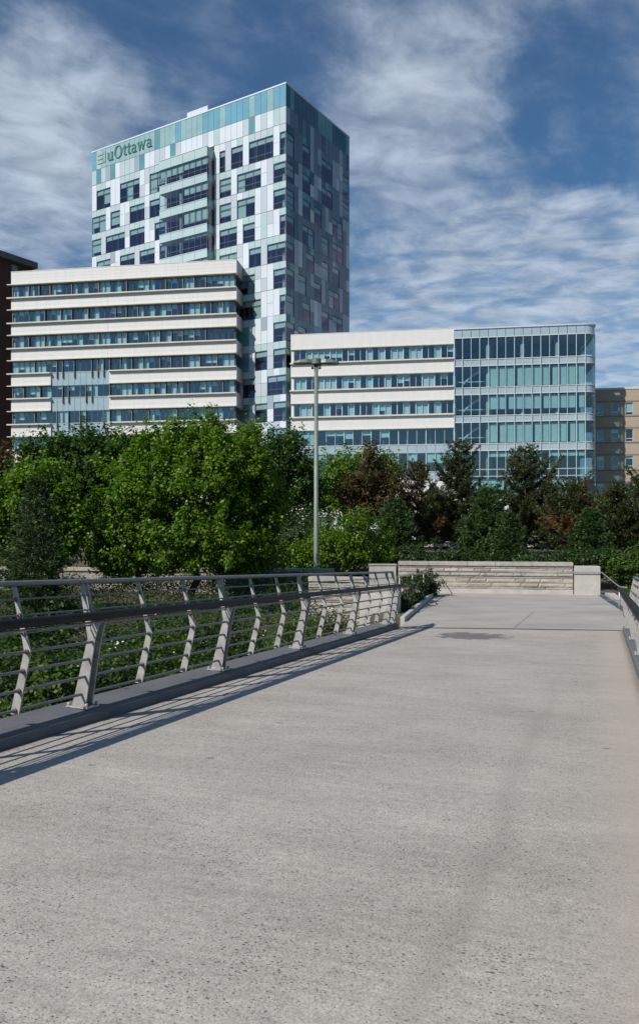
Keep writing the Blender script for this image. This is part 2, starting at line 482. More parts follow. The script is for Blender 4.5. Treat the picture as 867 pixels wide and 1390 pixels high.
# ------------------------------------------------------------------ bridge deck
def deck_mat():
    m = bpy.data.materials.new('exposed_aggregate_concrete')
    m.use_nodes = True
    t = m.node_tree
    b = t.nodes['Principled BSDF']
    b.inputs['Roughness'].default_value = 0.85
    b.inputs['Specular IOR Level'].default_value = 0.3
    c = nd(t, 'ShaderNodeTexCoord').outputs['Object']          # deck object is laid in u,v
    big = nd(t, 'ShaderNodeTexNoise', ins={'Vector': c, 'Scale': 0.55, 'Detail': 6.0, 'Roughness': 0.6}).outputs[0]
    mps = nd(t, 'ShaderNodeMapping', ins={0: c}); mps.inputs['Scale'].default_value = (5.0, 0.7, 1)
    broom = nd(t, 'ShaderNodeTexNoise', ins={'Vector': mps.outputs[0], 'Scale': 4.0, 'Detail': 6.0, 'Roughness': 0.7}).outputs[0]
    mps2 = nd(t, 'ShaderNodeMapping', ins={0: c}); mps2.inputs['Scale'].default_value = (1.0, 0.35, 1)
    band = nd(t, 'ShaderNodeTexNoise', ins={'Vector': mps2.outputs[0], 'Scale': 2.2, 'Detail': 4.0, 'Roughness': 0.6}).outputs[0]
    fine = nd(t, 'ShaderNodeTexNoise', ins={'Vector': c, 'Scale': 70.0, 'Detail': 4.0, 'Roughness': 0.75}).outputs[0]
    base = mixc(t, nd(t, 'ShaderNodeMapRange', ins={0: big, 1: 0.3, 2: 0.7}).outputs[0], (0.385, 0.352, 0.312), (0.48, 0.442, 0.395))
    base = mixc(t, 1.0, base, ramp(t, broom, [(0.3, 0.86), (0.7, 1.10)]), 'MULTIPLY')
    base = mixc(t, 1.0, base, ramp(t, band, [(0.3, 0.88), (0.7, 1.07)]), 'MULTIPLY')
    base = mixc(t, 1.0, base, ramp(t, fine, [(0.25, 0.50), (0.5, 1.0), (0.75, 1.42)]), 'MULTIPLY')
    mid = nd(t, 'ShaderNodeTexNoise', ins={'Vector': c, 'Scale': 17.0, 'Detail': 6.0, 'Roughness': 0.8}).outputs[0]
    base = mixc(t, 1.0, base, ramp(t, mid, [(0.3, 0.74), (0.52, 1.0), (0.72, 1.14)]), 'MULTIPLY')
    # dark pits and dark pebbles of two sizes
    for sc, th, dens in ((46.0, 0.36, 0.42), (20.0, 0.20, 0.62), (80.0, 0.42, 0.35)):
        mq = nd(t, 'ShaderNodeMapping', ins={0: c}); mq.inputs['Scale'].default_value = (1.25, 0.85, 1)
        dis = nd(t, 'ShaderNodeTexNoise', ins={'Vector': c, 'Scale': sc * 0.8, 'Detail': 2.0}).outputs['Color']
        vv = nd(t, 'ShaderNodeVectorMath', operation='MULTIPLY_ADD', ins={0: dis, 1: (0.6 / sc,) * 3, 2: mq.outputs[0]}).outputs[0]
        vo = nd(t, 'ShaderNodeTexVoronoi', ins={'Vector': vv, 'Scale': sc})
        pick = nd(t, 'ShaderNodeSeparateColor', ins={0: vo.outputs['Color']}).outputs[0]
        rad = mth(t, 'MULTIPLY', nd(t, 'ShaderNodeMapRange', ins={0: pick, 1: dens, 2: 1.0, 3: 0.0, 4: 1.0}).outputs[0], th)
        zone = nd(t, 'ShaderNodeMapRange', ins={0: nd(t, 'ShaderNodeTexNoise', ins={'Vector': c, 'Scale': 1.3, 'Detail': 3.0}).outputs[0], 1: 0.35, 2: 0.6, 3: 0.6, 4: 1.0}).outputs[0]
        rad = mth(t, 'MULTIPLY', rad, zone)
        pit = nd(t, 'ShaderNodeMapRange', ins={0: mth(t, 'SUBTRACT', vo.outputs['Distance'], rad), 1: -0.015, 2: 0.012, 3: 1.0, 4: 0.0}).outputs[0]
        base = mixc(t, mth(t, 'MULTIPLY', pit, 0.78), base, (0.075, 0.068, 0.062))
    sp = nd(t, 'ShaderNodeSeparateXYZ', ins={0: c})
    # worn, darker wheel track that wanders along the right side
    wob = mth(t, 'MULTIPLY', mth(t, 'SUBTRACT', nd(t, 'ShaderNodeTexNoise', ins={'Vector': c, 'Scale': 0.5, 'Detail': 6.0, 'Roughness': 0.6}).outputs[0], 0.5), 0.45)
    tv = mth(t, 'ABSOLUTE', mth(t, 'ADD', mth(t, 'SUBTRACT', sp.outputs[1], -0.58), mth(t, 'ADD', mth(t, 'MULTIPLY', wob, 0.75), mth(t, 'MULTIPLY', mth(t, 'SUBTRACT', mid, 0.5), 0.16))))
    tr = nd(t, 'ShaderNodeMapRange', interpolation_type='SMOOTHSTEP', ins={0: tv, 1: 0.0, 2: 0.13, 3: 0.42, 4: 0.0}).outputs[0]
    tr = mth(t, 'MULTIPLY', tr, nd(t, 'ShaderNodeMapRange', ins={0: sp.outputs[0], 1: 7.0, 2: 13.0, 3: 1.0, 4: 0.12}).outputs[0])
    tr = mth(t, 'MULTIPLY', tr, nd(t, 'ShaderNodeMapRange', ins={0: mth(t, 'ADD', mth(t, 'MULTIPLY', broom, 0.5), mth(t, 'MULTIPLY', mid, 0.5)), 1: 0.42, 2: 0.60}).outputs[0])
    base = mixc(t, tr, base, (0.19, 0.165, 0.145))
    # warmer clean strip by the right kerb
    edge = nd(t, 'ShaderNodeMapRange', interpolation_type='SMOOTHSTEP', ins={0: mth(t, 'ADD', sp.outputs[1], mth(t, 'MULTIPLY', wob, 0.4)), 1: -0.25, 2: 0.25, 3: 0.0, 4: 0.55}).outputs[0]
    base = mixc(t, edge, base, (0.46, 0.41, 0.345))
    # grime gathered along both kerbs
    for vv_, sg_ in ((VL, 1.0), (VR, -1.0)):
        dk_ = mth(t, 'MULTIPLY', mth(t, 'SUBTRACT', sp.outputs[1], vv_), sg_)
        gm = nd(t, 'ShaderNodeMapRange', interpolation_type='SMOOTHSTEP', ins={0: mth(t, 'ADD', dk_, mth(t, 'MULTIPLY', mth(t, 'SUBTRACT', mid, 0.5), 0.25)), 1: 0.0, 2: 0.13, 3: 0.6, 4: 0.0}).outputs[0]
        base = mixc(t, gm, base, (0.13, 0.12, 0.105))
    # a hairline crack
    crw = mth(t, 'ABSOLUTE', mth(t, 'ADD', mth(t, 'SUBTRACT', sp.outputs[0], 13.4), mth(t, 'ADD', mth(t, 'MULTIPLY', wob, 1.8), mth(t, 'MULTIPLY', mth(t, 'SUBTRACT', mid, 0.5), 0.14))))
    crk = nd(t, 'ShaderNodeMapRange', ins={0: crw, 1: 0.004, 2: 0.016, 3: 0.5, 4: 0.0}).outputs[0]
    base = mixc(t, crk, base, (0.12, 0.11, 0.10))
    # scattered small stains and one dark ragged patch near the far end
    mps3 = nd(t, 'ShaderNodeMapping', ins={0: c}); mps3.inputs['Scale'].default_value = (1.0, 0.7, 1)
    sv = nd(t, 'ShaderNodeTexVoronoi', voronoi_dimensions='2D', ins={'Vector': mps3.outputs[0], 'Scale': 1.9})
    sp2 = nd(t, 'ShaderNodeMapRange', ins={0: mth(t, 'ADD', mth(t, 'MULTIPLY', sv.outputs['Distance'], nd(t, 'ShaderNodeMapRange', ins={0: nd(t, 'ShaderNodeSeparateColor', ins={0: sv.outputs['Color']}).outputs[1], 1: 0.0, 2: 1.0, 3: 0.8, 4: 3.0}).outputs[0]), mth(t, 'MULTIPLY', mid, 0.10)), 1: 0.088, 2: 0.104, 3: 0.62, 4: 0.0}).outputs[0]
    sp2 = mth(t, 'MULTIPLY', sp2, nd(t, 'ShaderNodeMapRange', ins={0: nd(t, 'ShaderNodeSeparateColor', ins={0: sv.outputs['Color']}).outputs[0], 1: 0.66, 2: 0.8}).outputs[0])
    base = mixc(t, sp2, base, (0.14, 0.135, 0.13))
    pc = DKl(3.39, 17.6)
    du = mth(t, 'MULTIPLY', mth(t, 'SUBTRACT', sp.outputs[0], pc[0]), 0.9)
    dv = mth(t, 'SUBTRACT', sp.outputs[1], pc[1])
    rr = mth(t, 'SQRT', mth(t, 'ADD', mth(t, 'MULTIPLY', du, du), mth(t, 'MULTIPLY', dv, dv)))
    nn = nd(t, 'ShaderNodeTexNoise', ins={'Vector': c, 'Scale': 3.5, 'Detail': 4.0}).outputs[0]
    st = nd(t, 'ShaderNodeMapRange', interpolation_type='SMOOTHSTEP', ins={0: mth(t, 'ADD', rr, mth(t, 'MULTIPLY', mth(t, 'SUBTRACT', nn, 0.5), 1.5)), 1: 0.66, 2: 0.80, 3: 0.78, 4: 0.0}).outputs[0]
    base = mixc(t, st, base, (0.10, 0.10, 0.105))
    t.links.new(base, b.inputs['Base Color'])
    h = mth(t, 'ADD', mth(t, 'MULTIPLY', fine, 0.5), mth(t, 'MULTIPLY', broom, 0.5))
    bu = nd(t, 'ShaderNodeBump', ins={'Strength': 0.7, 'Distance': 0.012, 'Height': h})
    t.links.new(bu.outputs[0], b.inputs['Normal'])
    return m


def DKl(X, Y):
    return (SU * X + CU * Y, CU * X - SU * Y)               # world -> u, v


# the joint line between bridge and plaza in u,v
JL, JR = (19.15, VL), (21.0, VR)


def deck_frame():
    """matrix of the deck's own frame: local x = u, y = v"""
    p0, pu, pvv = DK(0, 0), DK(1, 0), DK(0, 1)
    a, b_ = pu - p0, pvv - p0
    n = Vector((-DA, -DB, 1))
    return Matrix(((a.x, b_.x, 0, p0.x), (a.y, b_.y, 0, p0.y), (a.z, b_.z, 1, p0.z), (0, 0, 0, 1)))


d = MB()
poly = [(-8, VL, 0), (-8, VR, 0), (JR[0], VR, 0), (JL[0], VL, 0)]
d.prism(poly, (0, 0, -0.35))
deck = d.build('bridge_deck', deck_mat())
deck.data.transform(Matrix.Identity(4))
deck.matrix_world = Matrix.Identity(4)
# keep the mesh in u,v (for its material) and place it with a sheared-free transform per vertex
me = deck.data
uv = [v.co.copy() for v in me.vertices]
at = me.attributes.new('uvw', 'FLOAT_VECTOR', 'POINT')
for i, v in enumerate(me.vertices):
    at.data[i].vector = v.co
    v.co = DK(v.co.x, v.co.y, v.co.z)
t = me.materials[0].node_tree
an = t.nodes.new('ShaderNodeAttribute'); an.attribute_name = 'uvw'
for l in list(t.links):
    if l.from_node.type == 'TEX_COORD':
        t.links.new(an.outputs['Vector'], l.to_socket)
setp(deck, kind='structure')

# kerbs
mk = mat('kerb_concrete', (0.135, 0.14, 0.15), 0.8, var=0.2, vscale=2, bump=0.003, bscale=50)


def kerb(u0, u1, v_in, sgn):
    k = MB()
    prof = [(0, -0.3), (0, 0.085), (0.035, 0.12), (0.20, 0.14), (0.215, 0.13), (0.42, 0.145), (0.42, -0.45)]
    ring = lambda u: [DK(u, v_in + sgn * a, h) for a, h in prof]
    us = [u0 + (u1 - u0) * i / 10 for i in range(11)]
    vs, fs = [], []
    n = len(prof)
    for u in us: vs += ring(u)
    for i in range(10):
        for j in range(n):
            j2 = (j + 1) % n
            fs.append((i * n + j, i * n + j2, (i + 1) * n + j2, (i + 1) * n + j))
    fs.append(tuple(range(n))); fs.append(tuple(10 * n + j for j in range(n)))
    k.add(vs, fs)
    return setp(k.build('kerb', mk), kind='structure')


kerb(-8, 18.95, VL - 0.002, -1)
kerb(-8, 20.9, VR + 0.002, 1)

# ------------------------------------------------------------------ plaza
pl = MB()
JLw, JRw = DK(*JL), DK(*JR)
pts = [Vector((JLw.x - 0.02, JLw.y + 0.03, 0)), Vector((JRw.x, JRw.y + 0.03, 0)), Vector((JRw.x + 0.75, JRw.y + 0.3, 0)), ptz(846, 838), ptz(845, 830),
       Vector((11.2, 29.9, 0)), Vector((11.2, 30.9, 0)), Vector((3.6, 31.9, 0)), ptz(590, 807), ptz(551, 843)]
zj = (JLw.z + JRw.z) / 2
pz = []
for i, p in enumerate(pts):
    pz.append(Vector((p.x, p.y, JLw.z - 0.004 if i == 0 else JRw.z - 0.004 if i in (1, 2) else PZ)))
n = len(pz)
cen = Vector((6.6, 25.2, PZ))
pl.add([*pz, cen] + [p - Vector((0, 0, 0.3)) for p in pz], [(i, (i + 1) % n, n) for i in range(n)] + [(i, (i + 1) % n, n + 1 + (i + 1) % n, n + 1 + i) for i in range(n)])
mpz = mat('plaza_concrete', (0.385, 0.36, 0.325), 0.85, var=0.26, vscale=0.7, stretch=(0.6, 1.6, 1), bump=0.004, bscale=50)
setp(pl.build('plaza', mpz), kind='structure')
# expansion joint strip and score lines
js = MB()
a, b_ = JLw, JRw
js.hexa([a + Vector((0, -0.10, -0.1)), b_ + Vector((0, -0.10, -0.1)), b_ + Vector((-0.02, 0.06, -0.1)), a + Vector((0.02, 0.06, -0.1)),
         a + Vector((0, -0.10, 0.006)), b_ + Vector((0, -0.10, 0.006)), b_ + Vector((-0.02, 0.06, 0.006)), a + Vector((0.02, 0.06, 0.006))])
setp(js.build('expansion_joint', mat('joint_rubber', (0.045, 0.045, 0.047), 0.8)), kind='structure')
sc_ = MB()


def score(p, q, w=0.018):
    p, q = Vector(p), Vector(q)
    t = (q - p).normalized(); nrm = Vector((-t.y, t.x, 0)) * w
    z = Vector((0, 0, 0.006))
    sc_.add([p - nrm + z, q - nrm + z, q + nrm + z, p + nrm + z], [(0, 1, 2, 3)])


score(ptz(696, 851), ptz(723, 830.5), 0.007)
score(ptz(612, 824), ptz(604, 812), 0.007)
score(ptz(604, 812), ptz(560, 821.5), 0.007)
setp(sc_.build('paving_joint', mat('joint_filler', (0.29, 0.27, 0.245), 0.9)), kind='structure')


# ------------------------------------------------------------------ railings
def railing(side, us_post, u0, u1, label, name='bridge_railing', u_top=None):
    u_top = u_top or u1
    sg = 1 if side == 'L' else -1                            # +1: deck lies at +v
    vb = (VL - 0.12) if side == 'L' else (VR + 0.12)
    base = DK(us_post[len(us_post) // 2], vb, 0.12)
    root = empty(name, base, label, 'railing', 'steel railings along the bridge')

    def P(u, dv, h):
        return DK(u, vb + sg * dv, h) - base

    def prof(h):                                             # lean of the infill with height
        pts = [(0.12, -0.03), (0.27, 0.0), (0.80, 0.13), (1.36, -0.02)]
        for (h0, d0), (h1, d1) in zip(pts, pts[1:]):
            if h <= h1: return d0 + (d1 - d0) * (h - h0) / (h1 - h0)
        return pts[-1][1]

    def plate(mb, u, th, cl, m=0):
        """cl: list of (h, centre dv, half width)"""
        for (h0, c0, w0), (h1, c1, w1) in zip(cl, cl[1:]):
            v8 = []
            for uu in (u - th / 2, u + th / 2):
                v8 += [P(uu, c0 - w0, h0), P(uu, c0 + w0, h0), P(uu, c1 + w1, h1), P(uu, c1 - w1, h1)]
            mb.add(v8, [(0, 1, 2, 3), (7, 6, 5, 4), (0, 4, 5, 1), (1, 5, 6, 2), (2, 6, 7, 3), (3, 7, 4, 0)], m)

    # main posts with a base plate, a leaning tapered body and twin upper plates
    for u in us_post:
        mb = MB()
        plate(mb, u - 0.05, 0.016, [(0.155, -0.03, 0.078), (0.80, 0.11, 0.043), (0.985, 0.165, 0.040)])
        plate(mb, u + 0.05, 0.016, [(0.155, -0.03, 0.078), (0.80, 0.11, 0.043), (0.985, 0.165, 0.040)])
        plate(mb, u, 0.085, [(0.155, -0.045, 0.008), (0.80, 0.098, 0.006), (0.985, 0.155, 0.005)])
        if u <= u_top + 0.05:
            plate(mb, u - 0.035, 0.014, [(0.70, 0.085, 0.03), (0.80, 0.095, 0.03), (1.36, -0.015, 0.022)])
            plate(mb, u + 0.035, 0.014, [(0.70, 0.085, 0.03), (0.80, 0.095, 0.03), (1.36, -0.015, 0.022)])
        po = mb.build('post', M['post'], root)
        bb = MB()
        bb.hexa([P(u - 0.10, -0.15, 0.142), P(u + 0.10, -0.15, 0.142), P(u + 0.10, 0.095, 0.135), P(u - 0.10, 0.095, 0.135),
                 P(u - 0.10, -0.15, 0.158), P(u + 0.10, -0.15, 0.158), P(u + 0.10, 0.095, 0.154), P(u - 0.10, 0.095, 0.154)])
        for a_ in (-0.08, 0.08):
            for b2 in (-0.13, 0.075):
                bb.tube([P(u + a_, b2, 0.15), P(u + a_, b2, 0.185)], 0.016, 6)
        bb.build('base_plate', M['post'], po)
        br = MB()
        br.tube([P(u, 0.15, 0.93), P(u, 0.19, 1.02)], 0.022, 8)
        br.build('bracket', M['steel_rail'], po)
    # slender bent plates between
    ub = []
    full = [us_post[0] - (us_post[1] - us_post[0])] + list(us_post)
    for a_, b2 in zip(full, full[1:]):
        if b2 - a_ > 1.5:
            ub += [a_ + (b2 - a_) / 3, a_ + (b2 - a_) * 2 / 3]
    for u in ub:
        if u < u0 + 0.2: continue
        mb = MB()
        plate(mb, u, 0.016, [(0.235, -0.01, 0.045), (0.74, 0.115, 0.036), (0.80, 0.125, 0.034), (0.87, 0.108, 0.03)] + ([(1.35, -0.02, 0.020)] if u <= u_top else []))
        for h in (0.27, 0.445, 0.62, 0.79, 0.95, 1.10, 1.24):
            if h > 0.85 and u > u_top: continue
            mb.tube([P(u - 0.03, prof(h), h), P(u - 0.002, prof(h), h)], 0.022, 6, 1)
        mb.build('baluster', [M['post'], M['rust']], root)
    nseg = 24
    uu = [u0 + (u1 - u0) * i / nseg for i in range(nseg + 1)]
    ut = [u0 + (u_top - u0) * i / nseg for i in range(nseg + 1)]
    for h in (0.27, 0.445, 0.62, 0.79, 0.95, 1.10, 1.24):
        MB().tube([P(u, prof(h), h) for u in (uu if h < 0.85 else ut)], 0.014 if h < 0.9 else 0.009, 8).build('rail', M['steel_rail'], root)
    # flat oval top rail
    MB().tube([P(u, -0.03, 1.375) for u in ut], 0.026, 12, sx=1.75).build('top_rail', M['steel_rail'], root)
    # dark timber-look hand rail, held inboard
    uh = uu + [u1 + 0.12]
    MB().tube([P(u, 0.20, 1.05) for u in uh], 0.042, 14, sx=1.35).build('handrail', M['handrail'], root)
    MB().tube([P(u, 0.20, 0.988) for u in uu], 0.010, 6, sx=1.6).build('handrail_bracing', M['steel_rail'], root)
    return root


railing('L', [0.70, 3.65, 6.59, 9.54, 12.48, 15.43, 18.28, 18.86], -6, 18.9,
        'long grey steel railing with dark handrail along the left edge of the bridge')
railing('R', [2.3, 5.25, 8.2, 11.15, 14.1, 17.05, 20.0, 20.6], -6, 20.65,
        'steel railing cut off by the right edge of the photo, beside the right kerb', u_top=17.1)


# ------------------------------------------------------------------ plaza walls
def stone_wall(name, p0, p1, z0, ztop, thick, label, base_h=0.0, cap=True, seed=1):
    """ledgestone wall from p0 to p1 (front line), thickness goes away from the camera"""
    rnd = random.Random(seed)
    p0, p1 = Vector((p0[0], p0[1], 0)), Vector((p1[0], p1[1], 0))
    L = (p1 - p0).length
    root = empty(name, (p0.x, p0.y, z0), label, 'wall', rz=math.atan2((p1 - p0).y, (p1 - p0).x))
    H = ztop - z0
    core = MB(); core.box(0.03, L - 0.03, 0.07, thick - 0.07, 0, H - 0.14)
    core.build('core', M['mortar'], root)
    st = MB()
    z = base_h
    if base_h > 0:
        b = MB(); b.box(0, L, -0.015, thick, 0, base_h)
        b.build('plinth', M['conc'], root, bevel=0.01)
    hs = []
    while z < H - 0.16:
        hh = rnd.choice([0.19, 0.075, 0.14, 0.07, 0.17, 0.06, 0.12])
        if z + hh > H - 0.16: hh = H - 0.15 - z
        if hh > 0.03: hs.append((z, hh))
        z += hh
    for (z, hh) in hs:
        for side in (0, 1):
            x = 0.0
            inset = rnd.choice([0, 0.0, 0.012, 0.03]) if hh < 0.1 else rnd.choice([0, 0.01])
            while x < L - 0.02:
                w = min(rnd.uniform(0.35, 1.15), L - x)
                if L - x - w < 0.2: w = L - x
                nxs, nzs = max(2, int(w / 0.06)), max(2, int(hh / 0.05))
                g0 = 0.005
                grid = []
                for j in range(nzs + 1):
                    for i in range(nxs + 1):
                        fx, fz = i / nxs, j / nzs
                        edge = min(fx * w, (1 - fx) * w, fz * hh, (1 - fz) * hh)
                        q = min(1, edge / 0.03)
                        bul = q * (0.018 + 0.030 * (mnoise.noise((p0.x + x + fx * w * 1.0, z * 3 + fz * hh * 3 + seed, 1.7 + side)) * 1.0) + 0.012 * mnoise.noise((9 * (x + fx * w), 14 * (z + fz * hh), seed)))
                        yy = inset + 0.02 - max(-0.02, bul)
                        grid.append((x + g0 + fx * (w - 2 * g0), yy if side == 0 else thick - yy, z + g0 + fz * (hh - 2 * g0)))
                nb = len(grid)
                fs = [(j * (nxs + 1) + i, j * (nxs + 1) + i + 1, (j + 1) * (nxs + 1) + i + 1, (j + 1) * (nxs + 1) + i) for j in range(nzs) for i in range(nxs)]
                # back corners to close the block
                bd = 0.2 if side == 0 else thick - 0.2
                c4 = [0, nxs, nzs * (nxs + 1) + nxs, nzs * (nxs + 1)]
                back = [(grid[c][0], bd, grid[c][2]) for c in c4]
                rim = ([j * 1 for j in range(nxs + 1)], [j * (nxs + 1) + nxs for j in range(nzs + 1)],
                       [nzs * (nxs + 1) + nxs - j for j in range(nxs + 1)], [(nzs - j) * (nxs + 1) for j in range(nzs + 1)])
                for k in range(4):
                    fs.append(tuple(rim[k]) + (nb + (k + 1) % 4, nb + k))
                st.add(grid + back, fs)
                x += w
    st.build('stonework', M['stone'], root)
    if cap:
        cp = MB()
        x = 0
        while x < L - 0.01:
            w = min(rnd.uniform(1.0, 1.6), L - x)
            if L - x - w < 0.4: w = L - x
            cp.box(x + 0.004, x + w - 0.004, -0.03, thick + 0.03, H - 0.15, H)
            x += w
        cp.build('coping', M['stone'], root, bevel=0.012)
    return root


WL, WR = (3.1, 31.25), (9.65, 30.1)
stone_wall('stone_wall', WL, WR, PZ - 0.25, 0.435, 0.5, 'long wall of rough pale ledgestone closing the far end of the plaza', base_h=0.42, seed=3)
e = empty('concrete_pier', (9.68, 30.07, PZ - 0.25), 'smooth concrete block standing at the right end of the plaza stone wall', 'pier', rz=math.atan2(-1.15, 6.55))
mb = MB(); mb.box(0, 0.94, -0.06, 0.60, 0, 1.33); mb.build('block', M['conc'], e, bevel=0.015)
mb = MB(); mb.box(-0.02, 1.0, -0.10, 0.62, 0, 0.26); mb.build('footing', M['conc'], e, bevel=0.01)
e = empty('concrete_wall', (2.0, 31.6, PZ - 0.6), 'low smooth concrete wall left of the plaza stone wall behind the shrub', 'wall')
mb = MB(); mb.box(0, 1.06, 0, 0.4, 0, 1.64); mb.build('panel', M['conc'], e, bevel=0.012)
mb = MB(); mb.box(-0.03, 1.09, -0.03, 0.43, 1.64, 1.70); mb.build('coping', M['stone'], e, bevel=0.01)
stone_wall('stone_wall', (-16, 35.0), (0.6, 33.2), -1.6, 0.05, 0.45, 'long low stone retaining wall half hidden behind the maples on the left', seed=8)
stone_wall('stone_wall', (-0.35, 24.6), (1.36, 24.05), -1.7, 0.21, 0.45, 'short stone wall seen through the far end of the left railing', seed=12)
# abutment wing wall
e = empty('abutment_wall', (1.16, 22.9, -1.9), 'pale smooth concrete end wall behind the last posts of the left railing', 'wall')
mb = MB()
q = [ptz(499, 846, -0.95), ptz(546, 843, -0.95)]
A0, A1 = Vector((1.36, 22.55, 0)), Vector((2.38, 22.2, 0))
mb.hexa([(0, 0, 0), (1.06, -0.35, 0), (1.2, 0.1, 0), (0.02, 0.45, 0), (0, 0, 1.93), (1.06, -0.35, 1.93), (1.2, 0.1, 1.93), (0.02, 0.45, 1.93)])
mb.build('panel', M['conc'], e, bevel=0.012)

# planter at the left of the plaza: kerb, soil, bench slab
pk = MB()
pa, pb = ptz(549, 844), ptz(592, 806)
for (p, q) in ((pa, pb), (pb, pb + Vector((-1.6, 0.5, 0)))):
    t_ = (q - p).normalized(); nn = Vector((-t_.y, t_.x, 0)) * 0.12
    z0, z1 = Vector((0, 0, -0.4)), Vector((0, 0, 0.13))
    pk.hexa([p + z0, q + z0, q + nn + z0, p + nn + z0, p + z1, q + z1, q + nn + z1, p + nn + z1])
so_ = MB()
so_.prism([pa + Vector((-0.02, 0.1, 0.05)), pb + Vector((-0.1, 0.0, 0.05)), pb + Vector((-1.9, 0.6, 0.05)), pa + Vector((-0.9, 0.4, 0.05))], (0, 0, -0.4))
setp(so_.build('planting_soil', mg), kind='structure')
o = pk.build('planter_kerb', M['conc'], bevel=0.01)
setp(o, 'low concrete planter edge around the shrub at the left of the plaza', 'planter')

be = empty('bench', (2.98, 26.3, PZ), 'pale slab bench beside the planter shrub at the left of the plaza', 'bench')
mb = MB(); mb.box(-0.30, 0.24, -0.9, 0.9, 0.42, 0.49); mb.build('seat', M['conc'], be, bevel=0.012)
for yy in (-0.6, 0.6):
    mb = MB(); mb.box(-0.24, -0.06, yy - 0.05, yy + 0.05, -0.3, 0.42); mb.build('leg', M['conc_dark'], be, bevel=0.01)

# plaza handrail (left of plaza, then along the stone wall, then down to the right)
WD = (Vector((WR[0], WR[1], 0)) - Vector((WL[0], WL[1], 0))).normalized()
WN = Vector((WD.y, -WD.x, 0))
hr = empty('plaza_handrail', (4.7, 30.2, PZ), 'thin steel handrail running past the planter, along the stone wall and down its right end', 'handrail')
o_ = Vector((4.7, 30.2, PZ))
path = [bp(541, 782.6, 24.0), bp(575, 778.4, 28.0), bp(590, 776.4, 29.6)]
w0 = Vector((WL[0], WL[1], 0)) + WD * 1.5 + WN * 0.16
w1 = Vector((WL[0], WL[1], 0)) + WD * 7.66 + WN * 0.16
w0.z = w1.z = 0.07
path += [w0, w1, bp(840, 796.5, 25.0), bp(850, 797.5, 24.0)]
MB().tube([p - o_ for p in path], 0.021, 8).build('rail', M['steel'], hr)
for (x, yt, yb, Y) in ((542, 782.6, 795, 24.1), (559.5, 780.3, 800, 26.2), (574.5, 778.4, 808, 28.0), (586.5, 777, 806, 29.3)):
    a, b_ = bp(x, yt, Y), bp(x, yt, Y); b_.z = PZ + 0.0
    MB().tube([a - o_, b_ - o_], 0.022, 8).build('post', M['post'], hr)
a = bp(840, 796.5, 25.0); b_ = a.copy(); b_.z = PZ - 0.3
MB().tube([a - o_, b_ - o_], 0.03, 8).build('post', M['steel'], hr)
MB().tube([bp(822, 814.5, 27) - o_, bp(840, 815, 25.0) - o_, bp(850, 815.5, 24) - o_], 0.016, 8).build('rail', M['steel'], hr)
for k in range(5):
    p = w0 + WD * (0.5 + k * 1.35)
    MB().tube([p - o_, p - WN * 0.06 - Vector((0, 0, 0.07)) - o_, p - WN * 0.22 - Vector((0, 0, 0.07)) - o_], 0.011, 6).build('bracket', M['steel'], hr)

# right edge of the plaza: raised kerb and drain channel
rk = MB()
pa, pb = Vector((10.62, 29.75, PZ)), Vector((8.75, 21.6, PZ))
t_ = (pb - pa).normalized(); nn = Vector((-t_.y, t_.x, 0))
for (o0_, o1_, z1) in ((0.10, 0.42, 0.10),):
    z0, zt = Vector((0, 0, -0.4)), Vector((0, 0, z1))
    rk.hexa([pa + nn * o0_ + z0, pb + nn * o0_ + z0, pb + nn * o1_ + z0, pa + nn * o1_ + z0, pa + nn * o0_ + zt, pb + nn * o0_ + zt, pb + nn * o1_ + zt, pa + nn * o1_ + zt])
setp(rk.build('kerb', M['conc']), kind='structure')
rk = MB()
zt = Vector((0, 0, 0.008)); z0 = Vector((0, 0, -0.05))
rk.hexa([pa - nn * 0.16 + z0, pb - nn * 0.16 + z0, pb + nn * 0.09 + z0, pa + nn * 0.09 + z0, pa - nn * 0.16 + zt, pb - nn * 0.16 + zt, pb + nn * 0.09 + zt, pa + nn * 0.09 + zt])
setp(rk.build('drain_channel', mat('drain_steel', (0.12, 0.14, 0.17), 0.5, metal=0.5)), kind='structure')

# ------------------------------------------------------------------ lamp post
lp = bp(429, 780, 34.0)
lz = -1.45
L = empty('lamp_post', (lp.x, lp.y, lz), 'tall green grey lamp post with two flat arms rising behind the left railing', 'lamp post')
top = EYE + (HY - 489) / FPX * 34.0 - lz
mb = MB(); mb.tube([(0, 0, 0), (0, 0, 0.5), (0, 0, top - 0.1)], [0.115, 0.110, 0.085], 16); mb.build('pole', M['lamp_pole'], L)
mb = MB(); mb.tube([(0, 0, -0.05), (0, 0, 0.12), (0, 0, 0.16)], [0.2, 0.2, 0.13], 16); mb.build('base', M['lamp_pole'], L)
mb = MB()
mb.tube([(0, 0, top - 0.20), (0, 0, top - 0.18), (0, 0, top + 0.02), (0, 0, top + 0.06)], [0.20, 0.24, 0.24, 0.20], 20, smooth=False)
mb.build('hub', M['lamp_head'], L)
mb = MB(); mb.box(-0.21, -0.1, -0.13, 0.13, top - 0.36, top - 0.2); mb.box(0.1, 0.21, -0.13, 0.13, top - 0.36, top - 0.2); mb.build('ballast_box', M['frame'], L)
